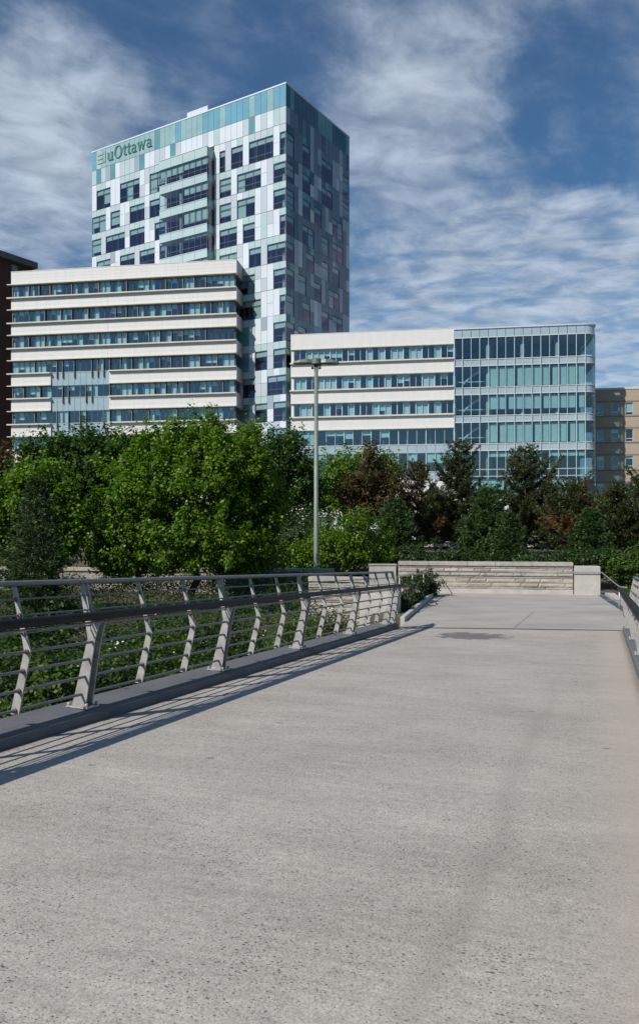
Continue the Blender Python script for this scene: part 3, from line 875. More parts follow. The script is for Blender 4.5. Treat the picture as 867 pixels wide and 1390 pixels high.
for s in (-1, 1):
    mb = MB()
    prof = [(0.20, 0.0, 0.14, 0.15), (0.40, 0.01, 0.16, 0.21), (0.70, -0.01, 0.12, 0.21), (0.98, -0.06, 0.05, 0.15)]
    vs, fs = [], []
    for (x, zc_, hh, hw) in prof:
        vs += [(s * x, -hw, top - 0.14), (s * x, hw, top - 0.14), (s * x, hw * 0.7, top - 0.14 + hh + 0.02), (s * x, -hw * 0.7, top - 0.14 + hh + 0.02)]
    for i in range(3):
        for k in range(4):
            fs.append((i * 4 + k, i * 4 + (k + 1) % 4, i * 4 + 4 + (k + 1) % 4, i * 4 + 4 + k))
    fs += [(0, 1, 2, 3), (12, 13, 14, 15)]
    mb.add(vs, fs)
    h = mb.build('lamp_head', M['lamp_head'], L, bevel=0.012)
    mb = MB(); mb.box(s * 0.50, s * 0.93, -0.12, 0.12, top - 0.185, top - 0.143); mb.build('lens', M['lamp_lens'], h)


# ------------------------------------------------------------------ buildings
def ZP(y, Y): return EYE + (HY - y) / FPX * Y


class Facade:
    """s along the wall, d inward (negative = outward), z up, in the building's own frame"""
    def __init__(s, kind='front', L=0.0): s.kind, s.L = kind, L

    def box(s, mb, s0, s1, d0, d1, z0, z1, m=0):
        if s.kind == 'front': mb.box(s0, s1, d0, d1, z0, z1, m)
        else: mb.box(s.L - d0, s.L - d1, s0, s1, z0, z1, m)


def building_root(name, p0, p1, ground, label, cat='building'):
    p0, p1 = Vector(p0), Vector(p1)
    return empty(name, (p0.x, p0.y, ground), label, cat, rz=math.atan2(p1.y - p0.y, p1.x - p0.x))


def window(root, fc, s0, s1, z0, z1, mods, gl, fr, d=0.30, bars=(), fin=None, blind=None, blind_m=None, bd=0.5, fw=0.05, transom=None):
    """one window: glass panes + frame (one mesh); blind and fin are its sub-parts"""
    mb = MB()
    fc.box(mb, s0 + fw, s1 - fw, d, d + 0.02, z0 + fw, z1 - fw, 0)
    fc.box(mb, s0, s1, d - 0.03, d + 0.05, z0, z0 + fw, 1)
    fc.box(mb, s0, s1, d - 0.03, d + 0.05, z1 - fw, z1, 1)
    n = len(mods)
    for i, x in enumerate(mods):
        w = fw if 0 < i < n - 1 else fw
        xa = x if i == 0 else (x - w if i == n - 1 else x - w / 2)
        fc.box(mb, xa, xa + w, d - 0.03, d + 0.05, z0 + fw, z1 - fw, 1)
    for zb in bars:
        fc.box(mb, s0 + fw, s1 - fw, d - 0.025, d + 0.045, zb - 0.03, zb + 0.03, 1)
    w = mb.build('window', [gl, fr], root)
    if blind:
        b = MB()
        for (xa, xb, za, zb) in blind:
            fc.box(b, xa, xb, bd, bd + 0.02, za, zb)
        b.build('blind', blind_m, w)
    if fin:
        for x in fin:
            f = MB()
            fc.box(f, x - 0.045, x + 0.045, -0.02, d - 0.03, z0, z1)
            f.build('fin', M['fin'], w)
    return w


# ---------- A: white office slab on the left
rA = random.Random(21)
A0, A1 = (-47.40, 121.7, 0), (-12.16, 116.0, 0)
GB = 0.45
bA = building_root('office_block', A0, A1, GB, 'white banded office block with ribbon windows, standing left in front of the glass tower')
LA = (Vector(A1) - Vector(A0)).length
zA = lambda y: ZP(y, 116.0) - GB
F = Facade()
soff = [371.3, 407.3, 443.4, 479.4, 515.5, 551.5, 587.5, 623.5]
sill = [388.9, 424.9, 460.9, 496.8, 532.4, 568.8, 604.8, 640.8]
roofA = zA(352.6)
DEPA = 9.0
cx0, cx1 = LA * (69.5 - 15.2) / 305.8 * 1.0, LA * (148.8 - 15.2) / 305.8
cx0 += 0.2; cx1 += 0.35
bands = MB()
led = MB()
levels = [(roofA, zA(soff[0]))] + [(zA(sill[i]), zA(soff[i + 1])) for i in range(7)] + [(zA(sill[7]), 0)]


def white_band(s0, s1, z1, z0, wrap):
    bands.box(s0, s1, 0, 0.55, z0, z1)
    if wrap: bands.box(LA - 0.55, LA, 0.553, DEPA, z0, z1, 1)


for i, (z1, z0) in enumerate(levels):
    if i in (4, 5, 6, 7):                                     # the tall glazed bay interrupts the lower bands
        segs = [(0, cx0), (cx1, LA)]
    else:
        segs = [(0, LA)]
    for (s0, s1) in segs:
        white_band(s0, s1, z1, z0, s1 == LA)
        xl = s0 - 0.55 if s0 == 0 else s0
        xr = s1 if s1 == LA else s1
        led.box(xl, xr, -0.32, -0.003, z0 - 0.002, z0 + 0.13)                       # over the window
        if i > 0:
            led.box(xl, xr, -0.42, -0.003, z1 - 0.20, z1 - 0.02)
            led.box(xl, xr, -0.003, 0.27, z1 + 0.003, z1 + 0.05)
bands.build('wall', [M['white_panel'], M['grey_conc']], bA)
led.build('ledge', M['ledge'], bA)
cop = MB(); cop.box(-0.03, LA + 0.03, -0.03, DEPA, roofA, roofA + 0.12); cop.build('coping', M['ledge'], bA)
# fine panel joints
jt = MB()
for (z1, z0) in levels[:7]:
    for f_ in (0.33, 0.66):
        pass
rest = MB()
rest.box(LA - 0.9, LA - 0.003, 5.0, DEPA, 0, roofA - 0.01)
rest.box(0.003, 0.5, 0.56, DEPA, 0, roofA - 0.01)
rest.box(0.5, LA - 0.5, DEPA - 0.5, DEPA, 0, roofA - 0.01)
rest.box(0.1, LA - 0.1, 0.56, DEPA - 0.1, roofA - 0.9, roofA - 0.5)
rest.build('rear_wall', M['grey_conc'], bA)
it = MB()
for i in range(8):
    zf = zA(sill[i]) - 0.9
    it.box(0.55, LA - 0.6, 0.6, 8.4, zf - 0.3, zf)
it.box(0.6, LA - 0.8, 4.6, 4.8, 0.2, roofA - 1.0)
for k in range(1, 10):
    it.box(k * LA / 10 - 0.08, k * LA / 10 + 0.08, 1.0, 4.6, 0.2, roofA - 1.0)
it.build('interior', M['interior'], bA)

mwA = 0.883


def split_mods(n, rnd, ch=(2, 2, 3, 3, 4)):
    out = []
    while n > 0:
        k = min(rnd.choice(ch), n)
        if n - k == 1: k += 1
        out.append(k); n -= k
    return out


def ribbon(root, fc, s0, s1, z0, z1, rnd, gl, mw, fins=True, d=0.30, kind='office', fr=None, ch=(2, 2, 3, 3, 4)):
    n = max(1, round((s1 - s0) / mw)); m_ = (s1 - s0) / n
    s = s0
    for k in split_mods(n, rnd, ch):
        mods = [s + m_ * i for i in range(k + 1)]
        bl = []
        for i in range(k):
            r = rnd.random()
            if r < 0.36: bl.append((mods[i] + 0.05, mods[i + 1] - 0.05, z0 + 0.02, z1))
            elif r < 0.60: bl.append((mods[i] + 0.02, mods[i + 1] - 0.02, z0 + (z1 - z0) * rnd.choice([0.35, 0.5, 0.6, 0.75]), z1))
        fin = [mods[0] + 0.05] if fins and rnd.random() < 0.75 else []
        if fins and k == 4 and rnd.random() < 0.6: fin.append(mods[2])
        window(root, fc, s, s + k * m_, z0, z1, mods, gl, fr or M['frame'], d=d, fin=fin, blind=bl, blind_m=M['blind'])
        s += k * m_


for i in range(7):
    z1, z0 = zA(soff[i]), zA(sill[i]) + 0.05
    if i < 3: segs = [(0.2, LA - 0.35)]
    elif i < 6: segs = [(0.2, cx0 - 0.02), (cx1 + 0.02, LA - 0.35)]
    else: segs = [(0.2, cx0 - 0.02)]
    for s0, s1 in segs:
        ribbon(bA, F, s0, s1, z0, z1, rA, M['glass'], mwA, ch=(2, 3, 3, 4))
    if i < 6:
        window(bA, Facade('right', LA), 0.35, 2.6, z0, z1, [0.35, 1.4, 2.6], M['glass'], M['frame'], d=0.25)
# glazed bay
bayw = (cx1 - cx0) / 10
sp = MB()
for i in range(3, 7):
    z1 = zA(soff[i]); z0 = zA(sill[i]) - 0.0
    z1b = z1 if i == 3 else z1 + 0.0
    s = cx0
    for k in (2, 3, 2, 3):
        mods = [s + bayw * j for j in range(k + 1)]
        bl = []
        for j in range(k):
            r = rA.random()
            if r < 0.16: bl.append((mods[j] + 0.04, mods[j + 1] - 0.04, z0, z1))
            elif r < 0.45: bl.append((mods[j] + 0.03, mods[j + 1] - 0.03, z0 + (z1 - z0) * rA.choice([0.5, 0.6, 0.75]), z1))
        fin = [x + 0.03 for x in mods[:-1] if rA.random() < 0.5]
        if i < 6:
            w = window(bA, F, s, s + k * bayw, z0, z1b, mods, M['glass'], M['frame'], d=0.20, blind=bl, blind_m=M['blind'], bd=0.4)
            for x in fin:
                f = MB()
                f.box(x - 0.045, x + 0.045, -0.06, 0.17, z0 - (zA(soff[i]) - zA(sill[i])) * 0.5, z1)
                f.build('fin', M['fin'], w)
        s += k * bayw
    zb = zA(soff[i + 1]) if i < 7 else 0
    for j in range(10):
        sp.box(cx0 + j * bayw + 0.025, cx0 + (j + 1) * bayw - 0.025, 0.22, 0.30, zb, z0 - 0.06)
    sp.box(cx0, cx1, 0.16, 0.30, z0 - 0.06, z0, 1)
    sp.box(cx0, cx1, 0.31, 0.40, zb, z0 - 0.06, 1)
sp.build('spandrel', [M['spandrel'], M['frame_light']], bA)
jn = MB()
for f_ in (0.25, 0.5, 0.75):
    jn.box(LA * f_ - 0.012, LA * f_ + 0.012, -0.004, 0.02, zA(soff[0]) + 0.14, roofA - 0.01)
for i in range(1, 7):
    for f_ in (0.06, 0.12, 0.18, 0.56, 0.68, 0.80, 0.92):
        jn.box(LA * f_ - 0.008, LA * f_ + 0.008, -0.003, 0.02, levels[i][1] + 0.14, levels[i][0] - 0.22)
    zq = (levels[i][1] + levels[i][0]) / 2
    for (qa, qb) in ([(0.01, LA - 0.01)] if i < 4 else [(0.01, cx0 - 0.01), (cx1 + 0.01, LA - 0.01)]):
        for dz in (-0.3, 0.3):
            jn.box(qa, qb, -0.002, 0.02, zq + dz - 0.007, zq + dz + 0.007)
for dz in (0.5, 1.0, 1.5):
    jn.box(0.01, LA - 0.01, -0.002, 0.02, roofA - dz - 0.007, roofA - dz + 0.007)
for i in range(1, 4):
    jn.box(LA * 0.44 - 0.012, LA * 0.44 + 0.012, -0.004, 0.02, levels[i][1] + 0.14, levels[i][0] - 0.22)
jn.build('panel_joint', M['grey_conc'], bA)

# ---------- B: white wing on the right, C: glass end
B0 = Vector((-4.14, 114.0, 0)); B1 = Vector((18.72, 110.25, 0))
LB = (B1 - B0).length
bB = building_root('office_wing', B0, B1, GB, 'lower white wing with three ribbon window rows between the tower and the glass end block')
zB = lambda y: ZP(y, 110.25) - GB
rB = random.Random(5)
soB = [467.1, 505.2, 542.9, 580.7]
siB = [485.5, 523.6, 561.2]
roofB = zB(446.0)
DEPB = 12
wl, ld = MB(), MB()
lvB = [(roofB, zB(soB[0]))] + [(zB(siB[i]), zB(soB[i + 1])) for i in range(3)]
for i, (z1, z0) in enumerate(lvB):
    wl.box(0, LB - 0.02, 0, 0.55, z0, z1)
    wl.box(0, 0.5, 0.553, DEPB, z0, z1)
    ld.box(0, LB - 0.03, -0.16 if i else -0.12, -0.003, z0 - 0.002, z0 + 0.12)
    if i:
        ld.box(-0.1, LB - 0.03, -0.36, -0.003, z1 - 0.20, z1 - 0.02)
        ld.box(0.03, LB - 0.03, -0.003, 0.27, z1 + 0.003, z1 + 0.05)
wl.build('wall', M['white_panel'], bB)
ld.build('ledge', M['ledge'], bB)
mb = MB(); mb.box(0, LB - 0.02, -0.02, DEPB, roofB, roofB + 0.1); mb.build('coping', M['ledge'], bB)
for i in range(3):
    ribbon(bB, F, 0.45, LB - 0.05, zB(siB[i]) + 0.05, zB(soB[i]), rB, M['glass'], 0.883, fins=False, fr=M['frame_light'], ch=(2, 3, 3))
for i in range(3):
    mb = MB(); mb.box(0.05, 0.45, 0.1, 0.5, zB(siB[i]) + 0.06, zB(soB[i]) - 0.005)
    mb.build('corner_pier', M['white_panel'], bB)
# lower storeys: curtain glazing
gws = [(580.7, 602.5), (613.5, 640.0)]
nb = 18
mwB = LB / nb
for (ya, yb) in gws:
    z1, z0 = zB(ya) - 0.01, zB(yb)
    for k in range(0, nb, 3):
        mods = [k * mwB + mwB * j for j in range(4)]
        bl = []
        for j in range(3):
            if rB.random() < 0.75 and not (ya < 600 and k > 11): bl.append((mods[j] + 0.03, mods[j + 1] - 0.03, z0 + (z1 - z0) * rB.choice([0.45, 0.5, 0.55, 0.65, 0.1]), z1))
        window(bB, F, mods[0], mods[3] - 0.0, z0, z1, mods, M['glass'], M['frame_light'], d=0.18, blind=bl, blind_m=M['blind_teal'], bd=0.35)
sp = MB()
for (ya, yb) in ((602.5, 613.5), (640.0, 651.0)):
    for k in range(nb):
        sp.box(k * mwB + 0.025, (k + 1) * mwB - 0.025, 0.18, 0.26, zB(yb) + 0.03, zB(ya) - 0.05)
    sp.box(0, LB, 0.12, 0.27, zB(ya) - 0.05, zB(ya), 1)
    sp.box(0, LB, 0.12, 0.27, zB(yb), zB(yb) + 0.03, 1)
    sp.box(0, LB, 0.28, 0.35, zB(yb) + 0.03, zB(ya) - 0.05, 1)
sp.build('spandrel', [M['spandrel'], M['frame_light']], bB)
mb = MB(); mb.box(0, LB, 0.1, 0.5, 0, zB(651) - 0.01); mb.build('base_wall', M['white_panel'], bB)
it = MB()
for y in (485.5, 523.6, 561.2, 602.5, 640):
    zf = zB(y) - 0.8
    it.box(0.55, LB - 0.05, 0.6, DEPB - 1, zf - 0.3, zf)
it.box(0.6, LB - 0.05, 5.5, 5.7, 0.2, roofB - 1.0)
it.box(0.6, LB - 0.05, 0.6, DEPB - 0.1, roofB - 1.0, roofB - 0.6)
for k in range(1, 7):
    it.box(k * LB / 7 - 0.08, k * LB / 7 + 0.08, 1.2, 5.5, 0.2, roofB - 1.1)
it.build('interior', M['interior'], bB)

C0 = B1
CD = (B1 - B0).normalized()
RC = 1.5
LC = 17.55
bC = building_root('glass_block', C0, C0 + CD * 10, GB, 'glass end block with rounded right corner, pale spandrel bands and teal blinds')
DEPC = 16
zC = zB
# bands of spandrel (bottom y, top y) at the left edge of the block
spC = [(459.5, 448.0), (498.0, 489.0), (536.5, 527.0), (574.0, 565.0), (612.5, 603.0)]
glC = [(461.0, 487.5), (499.5, 525.5), (538.0, 563.5), (575.5, 601.5), (614.0, 650.0)]
nC = 15
mwC = LC / nC


def arc_pts(r, n=8):
    return [(LC + r * math.sin(math.pi / 2 * i / n), RC - r * math.cos(math.pi / 2 * i / n)) for i in range(n + 1)]


def arc_band(mb, r0, r1, z0, z1, m=0):
    a0, a1 = arc_pts(r0), arc_pts(r1)
    for i in range(8):
        mb.hexa([(*a0[i], z0), (*a0[i + 1], z0), (*a1[i + 1], z0), (*a1[i], z0), (*a0[i], z1), (*a0[i + 1], z1), (*a1[i + 1], z1), (*a1[i], z1)], m)


sp = MB()
for (yb, yt) in spC:
    z0, z1 = zC(yb), zC(yt)
    for k in range(nC):
        sp.box(k * mwC + 0.03, (k + 1) * mwC - 0.03, 0.02, 0.10, z0 + 0.05, z1 - 0.05)
    arc_band(sp, RC - 0.02, RC - 0.10, z0 + 0.05, z1 - 0.05)
    sp.box(LC + RC - 0.10, LC + RC - 0.02, RC, DEPC, z0 + 0.05, z1 - 0.05)
    sp.box(0.02, LC, 0.12, 0.2, z0 + 0.05, z1 - 0.05, 1)
    arc_band(sp, RC - 0.12, RC - 0.2, z0 + 0.05, z1 - 0.05, 1)
sp.build('spandrel', [M['spandrel'], M['frame']], bC)
tr = MB()
for (yb, yt) in spC:
    for y in (yb, yt):
        z = zC(y)
        tr.box(0.02, LC, -0.06, 0.12, z - 0.05, z + 0.05)
        arc_band(tr, RC + 0.06, RC - 0.12, z - 0.05, z + 0.05)
        tr.box(LC + RC - 0.12, LC + RC + 0.06, RC, DEPC, z - 0.05, z + 0.05)
for y in (637.7, 647.0):
    z = zC(y)
    tr.box(0.02, LC, -0.04, 0.12, z - 0.04, z + 0.04)
    arc_band(tr, RC + 0.04, RC - 0.12, z - 0.04, z + 0.04)
tr.build('transom', M['frame_light'], bC)
cp = MB()
z = zC(446.3)
cp.box(0.0, LC, -0.12, 0.3, z - 0.16, z)
arc_band(cp, RC + 0.12, RC - 0.3, z - 0.16, z)
cp.box(LC + RC - 0.3, LC + RC + 0.12, RC, DEPC, z - 0.16, z)
cp.build('coping', M['frame_light'], bC)
mu = MB()
for k in range(nC + 1):
    x = k * mwC
    if k == 0: x = 0.05
    if k in (1, 3, 5, 7, 9, 10, 12, 14, 0, 15):
        mu.box(x - 0.035, x + 0.035, -0.16, 0.018, zC(650), zC(459.5))
    else:
        mu.box(x - 0.03, x + 0.03, -0.05, 0.018, zC(650), zC(459.5))
a = arc_pts(RC)
mu.box(a[7][0] - 0.03, a[7][0] + 0.05, a[7][1] - 0.05, a[7][1] + 0.05, zC(660), zC(459.5))
mu.build('mullion', M['frame_light'], bC)
rC = random.Random(9)
for row, (yt, yb) in enumerate(glC):
    z1, z0 = zC(yt) - 0.03, zC(yb) + 0.03
    for k in range(nC):
        xa, xb = k * mwC + 0.035, (k + 1) * mwC - 0.035
        if k == 0: xa = 0.09
        mb = MB(); mb.box(xa, xb, 0.03, 0.05, z0, z1)
        w = mb.build('window', M['glass_clear'], bC)
        if k >= 4 and row in (1, 2, 3):
            zb = z0 if row != 2 else z0 + (z1 - z0) * 0.27
            wd = 0.10 if (k * 7 + row * 3) % 4 else 0.40
            b = MB(); b.box(xa + wd, xb - 0.02, 0.32, 0.34, zb, z1 - 0.02); b.build('blind', M['blind_teal'], w)
        if row == 4 and k >= 4 and rC.random() < 0.8:
            b = MB(); b.box(xa, xb, 0.32, 0.34, z1 - (z1 - z0) * 0.18, z1 - 0.02); b.build('blind', M['blind_teal'], w)
    mb = MB(); arc_band(mb, RC - 0.03, RC - 0.05, z0, z1); mb.build('window', M['glass_clear'], bC)
    mb = MB(); mb.box(LC + RC - 0.05, LC + RC - 0.03, RC, DEPC, z0, z1); mb.build('window', M['glass_clear'], bC)
for k in range(0, nC, 3):
    mb = MB(); mb.box(k * mwC + 0.09, (k + 3) * mwC - 0.05, 0.03, 0.05, 0.9, zC(650) - 0.03); w = mb.build('window', M['glass_clear'], bC)
    b = MB(); b.box(k * mwC + 0.2, (k + 3) * mwC - 0.2, 0.5, 0.52, zC(690), zC(651)); b.build('blind', M['blind_teal'], w)
mb = MB(); mb.box(0.02, LC, 0.0, 0.3, 0, 0.9); arc_band(mb, RC, RC - 0.3, 0, 0.9); mb.build('base_wall', M['white_panel'], bC)
it = MB()
for (yb, yt) in spC[1:]:
    z = (zC(yb) + zC(yt)) / 2
    it.box(0.25, LC, 0.25, DEPC - 0.5, z - 0.3, z + 0.05, 0)
    it.box(LC, LC + RC - 0.25, RC, DEPC - 0.5, z - 0.3, z + 0.05, 0)
z = zC(455)
it.box(0.1, LC, 0.25, DEPC - 0.5, z, z + 0.4, 1)
it.box(LC, LC + RC - 0.25, RC, DEPC - 0.5, z, z + 0.4, 1)
it.box(0.3, LC + 0.6, 8.0, 8.3, 0, zC(455), 2)
it.box(4.3 * mwC, 4.45 * mwC, 1.2, 8.0, 0, zC(455), 2)
it.box(0.1, 0.3, 0.3, 8.0, 0, zC(455), 2)
for k in (4.0, 8.0, 12.0):
    it.tube([(k * mwC, 1.0, 0), (k * mwC, 1.0, zC(455))], 0.28, 10, 1)
it.build('interior', [M['ceiling'], M['ceiling'], M['interior']], bC)
stc = MB()
for row in (1, 2, 3):
    z1, z0 = zC(glC[row][0]), zC(glC[row][1])
    for (xa, xb, za, zb) in ((1.3, 2.7, z0 + 0.5, z0 + 1.7), (2.7, 3.5, z0 + 1.7, z0 + 2.1)):
        stc.hexa([(xa, 1.2, za), (xb, 1.2, zb), (xb, 1.4, zb), (xa, 1.4, za), (xa, 1.2, za + 0.35), (xb, 1.2, zb + 0.35), (xb, 1.4, zb + 0.35), (xa, 1.4, za + 0.35)])
    stc.box(0.3, 4.2, 0.6, 0.66, z0 + 0.7, z0 + 0.82)
stc.build('staircase', M['p_white'], bC)

# ---------- tower
T0 = Vector((-39.25, 136.6, 0)); T1 = Vector((-4.88, 115.4, 0))
LT = (T1 - T0).length
DT = 18.75
bT = building_root('glass_tower', T0, T1, GB, 'tall glass tower with a checker of white, grey and teal panels and a teal crown')
zT = lambda y: ZP(y, 115.4) - GB
rT = random.Random(33)
roofT = zT(112.5); bandB = zT(142.9); rowB = zT(166.4)
fl = [rowB] + [zT(208.0 + 36.28 * k) for k in range(12)]
nF = len(fl) - 1
nL, nR = 36, 17
mL, mR = LT / nL, DT / nR
FL, FRt = Facade('front'), Facade('right', LT)
mats = [M[k] for k in ('p_white', 'p_light', 'p_mid', 'p_teal', 'p_deep', 'p_sea', 'p_blue', 'p_slate_shade', 'p_teal_shade')]
clad = MB()
G_ = 0.02


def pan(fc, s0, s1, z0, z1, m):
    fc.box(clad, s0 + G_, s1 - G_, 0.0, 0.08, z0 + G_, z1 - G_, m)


# bay position on the left face, projecting outwards
def s_on(x, dout):
    nx_, ny_ = (T1 - T0).normalized().y, -(T1 - T0).normalized().x    # outward normal
    t = (x - HX) / FPX
    dx, dy = (T1 - T0).normalized().x, (T1 - T0).normalized().y
    ox, oy = T0.x + nx_ * dout, T0.y + ny_ * dout
    return (t * oy - ox) / (dx - t * dy)


BO = 1.7
bs0, bs1 = s_on(216.5, BO), s_on(281.2, BO)
wins = {'front': [], 'right': []}
for fc, n, m_, nm in ((FL, nL, mL, 'front'), (FRt, nR, mR, 'right')):  # right face mix: dark glass tones, plus its shade painted in as darker panels
    # crown
    for k in range(n):
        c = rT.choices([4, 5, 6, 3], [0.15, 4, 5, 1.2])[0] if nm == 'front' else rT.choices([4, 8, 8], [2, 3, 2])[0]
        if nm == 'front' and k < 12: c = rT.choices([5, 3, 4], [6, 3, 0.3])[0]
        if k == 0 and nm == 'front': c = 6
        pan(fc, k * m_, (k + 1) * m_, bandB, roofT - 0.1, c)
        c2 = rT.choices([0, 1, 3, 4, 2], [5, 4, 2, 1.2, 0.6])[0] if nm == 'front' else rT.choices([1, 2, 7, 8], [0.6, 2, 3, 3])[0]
        pan(fc, k * m_, (k + 1) * m_, rowB, bandB, c2)
    for f in range(nF):
        zt, zb = fl[f], fl[f + 1]
        H = 3.9
        zsp = zt - 0.27 * H if f else zt - 0.30 * H
        zmid = zb + 0.5 * H
        # window groups
        groups = []
        k = 0
        if nm == 'front':
            end = n
            cw = rT.choice([2, 2, 3, 3, 1])
            while k < n - cw:
                g_ = rT.choice([1, 1, 1, 2, 2]) if k else rT.choice([0, 0, 0, 1])
                k += g_
                w_ = rT.choice([2, 2, 3, 3, 4, 2])
                if k + w_ > n - cw - 1: break
                groups.append((k, k + w_)); k += w_
            groups.append((n - cw, n))
        else:
            k = 0
            groups.append((0, 2)); k = 2
            while k < n:
                k += rT.choice([1, 2, 2, 3])
                w_ = rT.choice([2, 2, 3, 2])
                if k + w_ > n: break
                groups.append((k, k + w_)); k += w_
        isw = [False] * n
        for (a_, b_) in groups:
            for q in range(a_, b_): isw[q] = True
        for q in range(n):
            s0, s1 = q * m_, (q + 1) * m_
            if nm == 'front' and s1 > bs0 + 0.05 and s0 < bs1 - 0.05:
                if s1 > bs1 + 0.15: pan(fc, bs1 + 0.01, s1, zb, zt, rT.choice([0, 1, 3]))
                elif s0 < bs0 - 0.15: pan(fc, s0, bs0 - 0.01, zb, zt, rT.choice([0, 1, 3]))
                continue
            if isw[q]:
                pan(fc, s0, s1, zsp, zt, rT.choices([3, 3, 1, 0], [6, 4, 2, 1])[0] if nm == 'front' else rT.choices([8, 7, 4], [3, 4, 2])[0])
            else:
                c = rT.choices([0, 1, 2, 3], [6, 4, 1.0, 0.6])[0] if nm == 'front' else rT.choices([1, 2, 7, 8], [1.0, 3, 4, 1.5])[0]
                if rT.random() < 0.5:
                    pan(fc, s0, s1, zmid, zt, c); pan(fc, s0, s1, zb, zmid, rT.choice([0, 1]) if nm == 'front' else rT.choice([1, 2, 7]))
                else:
                    pan(fc, s0, s1, zb, zt, c)
        for (a_, b_) in groups:
            s0, s1 = a_ * m_, b_ * m_
            if nm == 'front' and s1 > bs0 + 0.05 and s0 < bs1 - 0.05:
                if s0 < bs0 - 0.9: s1 = math.floor(bs0 / m_) * m_
                elif s1 > bs1 + 0.9: s0 = math.ceil(bs1 / m_ + 1e-6) * m_
                else: continue
                if s1 - s0 < 0.6: continue
            wins[nm].append((f, s0, s1, zb, zsp, m_, a_ >= nL - 3 if nm == 'front' else False))
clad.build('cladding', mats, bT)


def on_screen(fc_kind, f, s0):
    """storeys hidden by the office blocks in front carry no separate windows"""
    if fc_kind == 'front':
        return f <= 5 or s0 > s_on(326, 0) - 1.0
    return f <= 7 or (f <= 8)


cnt = 0
for nm, fc in (('front', FL), ('right', FRt)):
    for (f, s0, s1, zb, zsp, m_, corner) in wins[nm]:
        if not on_screen(nm, f, s0): 
            gone = MB(); fc.box(gone, s0 + 0.02, s1 - 0.02, 0.02, 0.06, zb, zsp, 0); gone.build('window', M['p_deep'], bT); continue
        if nm == 'right' and s1 - s0 < 1.5: continue
        n = max(1, round((s1 - s0) / m_ / 1.5))
        mods = [s0 + (s1 - s0) * i / n for i in range(n + 1)]
        ztr = zsp - 0.23 * 3.9
        bl = [(s0 + 0.04, s1 - 0.04, ztr + 0.03, zsp - 0.02)]
        for i in range(n):
            r = rT.random()
            if r < (0.30 if not corner else 0.08): bl.append((mods[i] + 0.05, mods[i + 1] - 0.05, zb + 0.05 + (ztr - zb) * rT.choice([0, 0, 0.3, 0.5]), ztr - 0.03))
        window(bT, fc, s0, s1, zb, zsp, mods, M['glass_tower'], M['frame'], d=0.05, bars=(ztr,) + ((zb + 0.85,) if rT.random() < 0.5 or corner else ()), blind=bl, blind_m=M['blind_teal'], bd=0.20, fw=0.045)
        cnt += 1
# bay with full width glazing
by = MB()
FB = Facade('front')
nbay = 8
bw = (bs1 - bs0) / nbay
bt_tops = [zT(198.0 * 1.0)]
Ybay = 121.2
zbl = lambda y: ZP(y, Ybay) - GB
tops = [198.8, 235.0, 269.4, 303.7, 338.2, 372.7]
for i, y in enumerate(tops):
    z1 = zbl(y); z0 = zbl(y) - (1.45 if i == 0 else 1.22)
    for k in range(4):
        by.box(bs0 + k * 2 * bw + 0.02, bs0 + (k + 1) * 2 * bw - 0.02, -BO, -BO + 0.08, z0, z1 - 0.02, 0)
    by.box(bs1 - 0.08, bs1, -BO + 0.082, 0, z0, z1 - 0.02, 2)
    by.box(bs0, bs0 + 0.08, -BO + 0.082, 0, z0, z1 - 0.02, 0)
    by.box(bs0 + 0.02, bs1 - 0.1, -BO + 0.1, 0.5, z0 + 0.1, z1 - 0.1, 1)
    by.box(bs0 - 0.02, bs1 + 0.02, -BO - 0.06, -BO + 0.02, z1 - 0.02, z1 + 0.05, 3)
bay = by.build('bay_panel', [M['p_teal'], M['ceiling'], M['p_deep'], M['p_white']], bT)
for i in range(5):
    z1 = zbl(tops[i]) - (1.45 if i == 0 else 1.22); z0 = zbl(tops[i + 1]) + 0.05
    mods = [bs0 + bw * k for k in range(nbay + 1)]
    bl = []
    for k in range(nbay):
        if i == 0: bl.append((mods[k] + 0.07, mods[k + 1] - 0.07, z1 - (z1 - z0) * (0.5 if k < 4 else 0.42), z1))
        elif i in (1, 2) and k >= 4: bl.append((mods[k] + 0.07, mods[k + 1] - 0.07, z1 - (z1 - z0) * (0.45 if i == 1 else 0.72), z1))
        elif i == 3 and k >= 4: bl.append((mods[k] + 0.07, mods[k + 1] - 0.07, z1 - (z1 - z0) * 0.15, z1))
        elif i == 4: bl.append((mods[k] + 0.07, mods[k + 1] - 0.07, z1 - (z1 - z0) * 0.5, z1))
    window(bT, FB, bs0, bs1, z0, z1, mods, M['glass_tower'], M['frame'], d=-BO + 0.04, bars=(z0 + 0.7,), blind=bl, blind_m=M['blind_teal'], bd=-BO + 0.3, fw=0.05)
    sw = MB(); sw.box(bs1 - 0.05, bs1 - 0.03, -BO + 0.05, 0, z0, z1); sw.build('window', M['glass_tower'], bT)
cb = MB()
cb.tube([(bs0 + 3.2 * bw, -0.9, zbl(372)), (bs0 + 3.2 * bw, -0.9, zbl(203))], 0.3, 12)
cb.build('bay_column', M['ceiling'], bT)
it = MB()
for f in range(nF + 1):
    z = fl[f] - 0.6
    it.box(0.3, LT - 0.3, 0.25, DT - 0.3, z - 0.3, z + 0.1, 1)
it.box(2.2, LT - 2.2, 2.0, 2.3, 0, rowB, 0)
it.box(LT - 2.3, LT - 2.0, 2.3, DT - 1, 0, rowB, 0)
it.box(0.12, 0.3, 0.3, DT, 0, roofT - 0.3, 2)
it.box(0.3, LT - 0.1, DT - 0.25, DT - 0.1, 0, roofT - 0.3, 2)
it.box(0.12, LT - 0.12, 0.12, DT - 0.3, rowB - 0.2, roofT - 0.4, 2)
it.tube([(LT - 1.0, 1.1, 0), (LT - 1.0, 1.1, rowB)], 0.3, 10, 1)
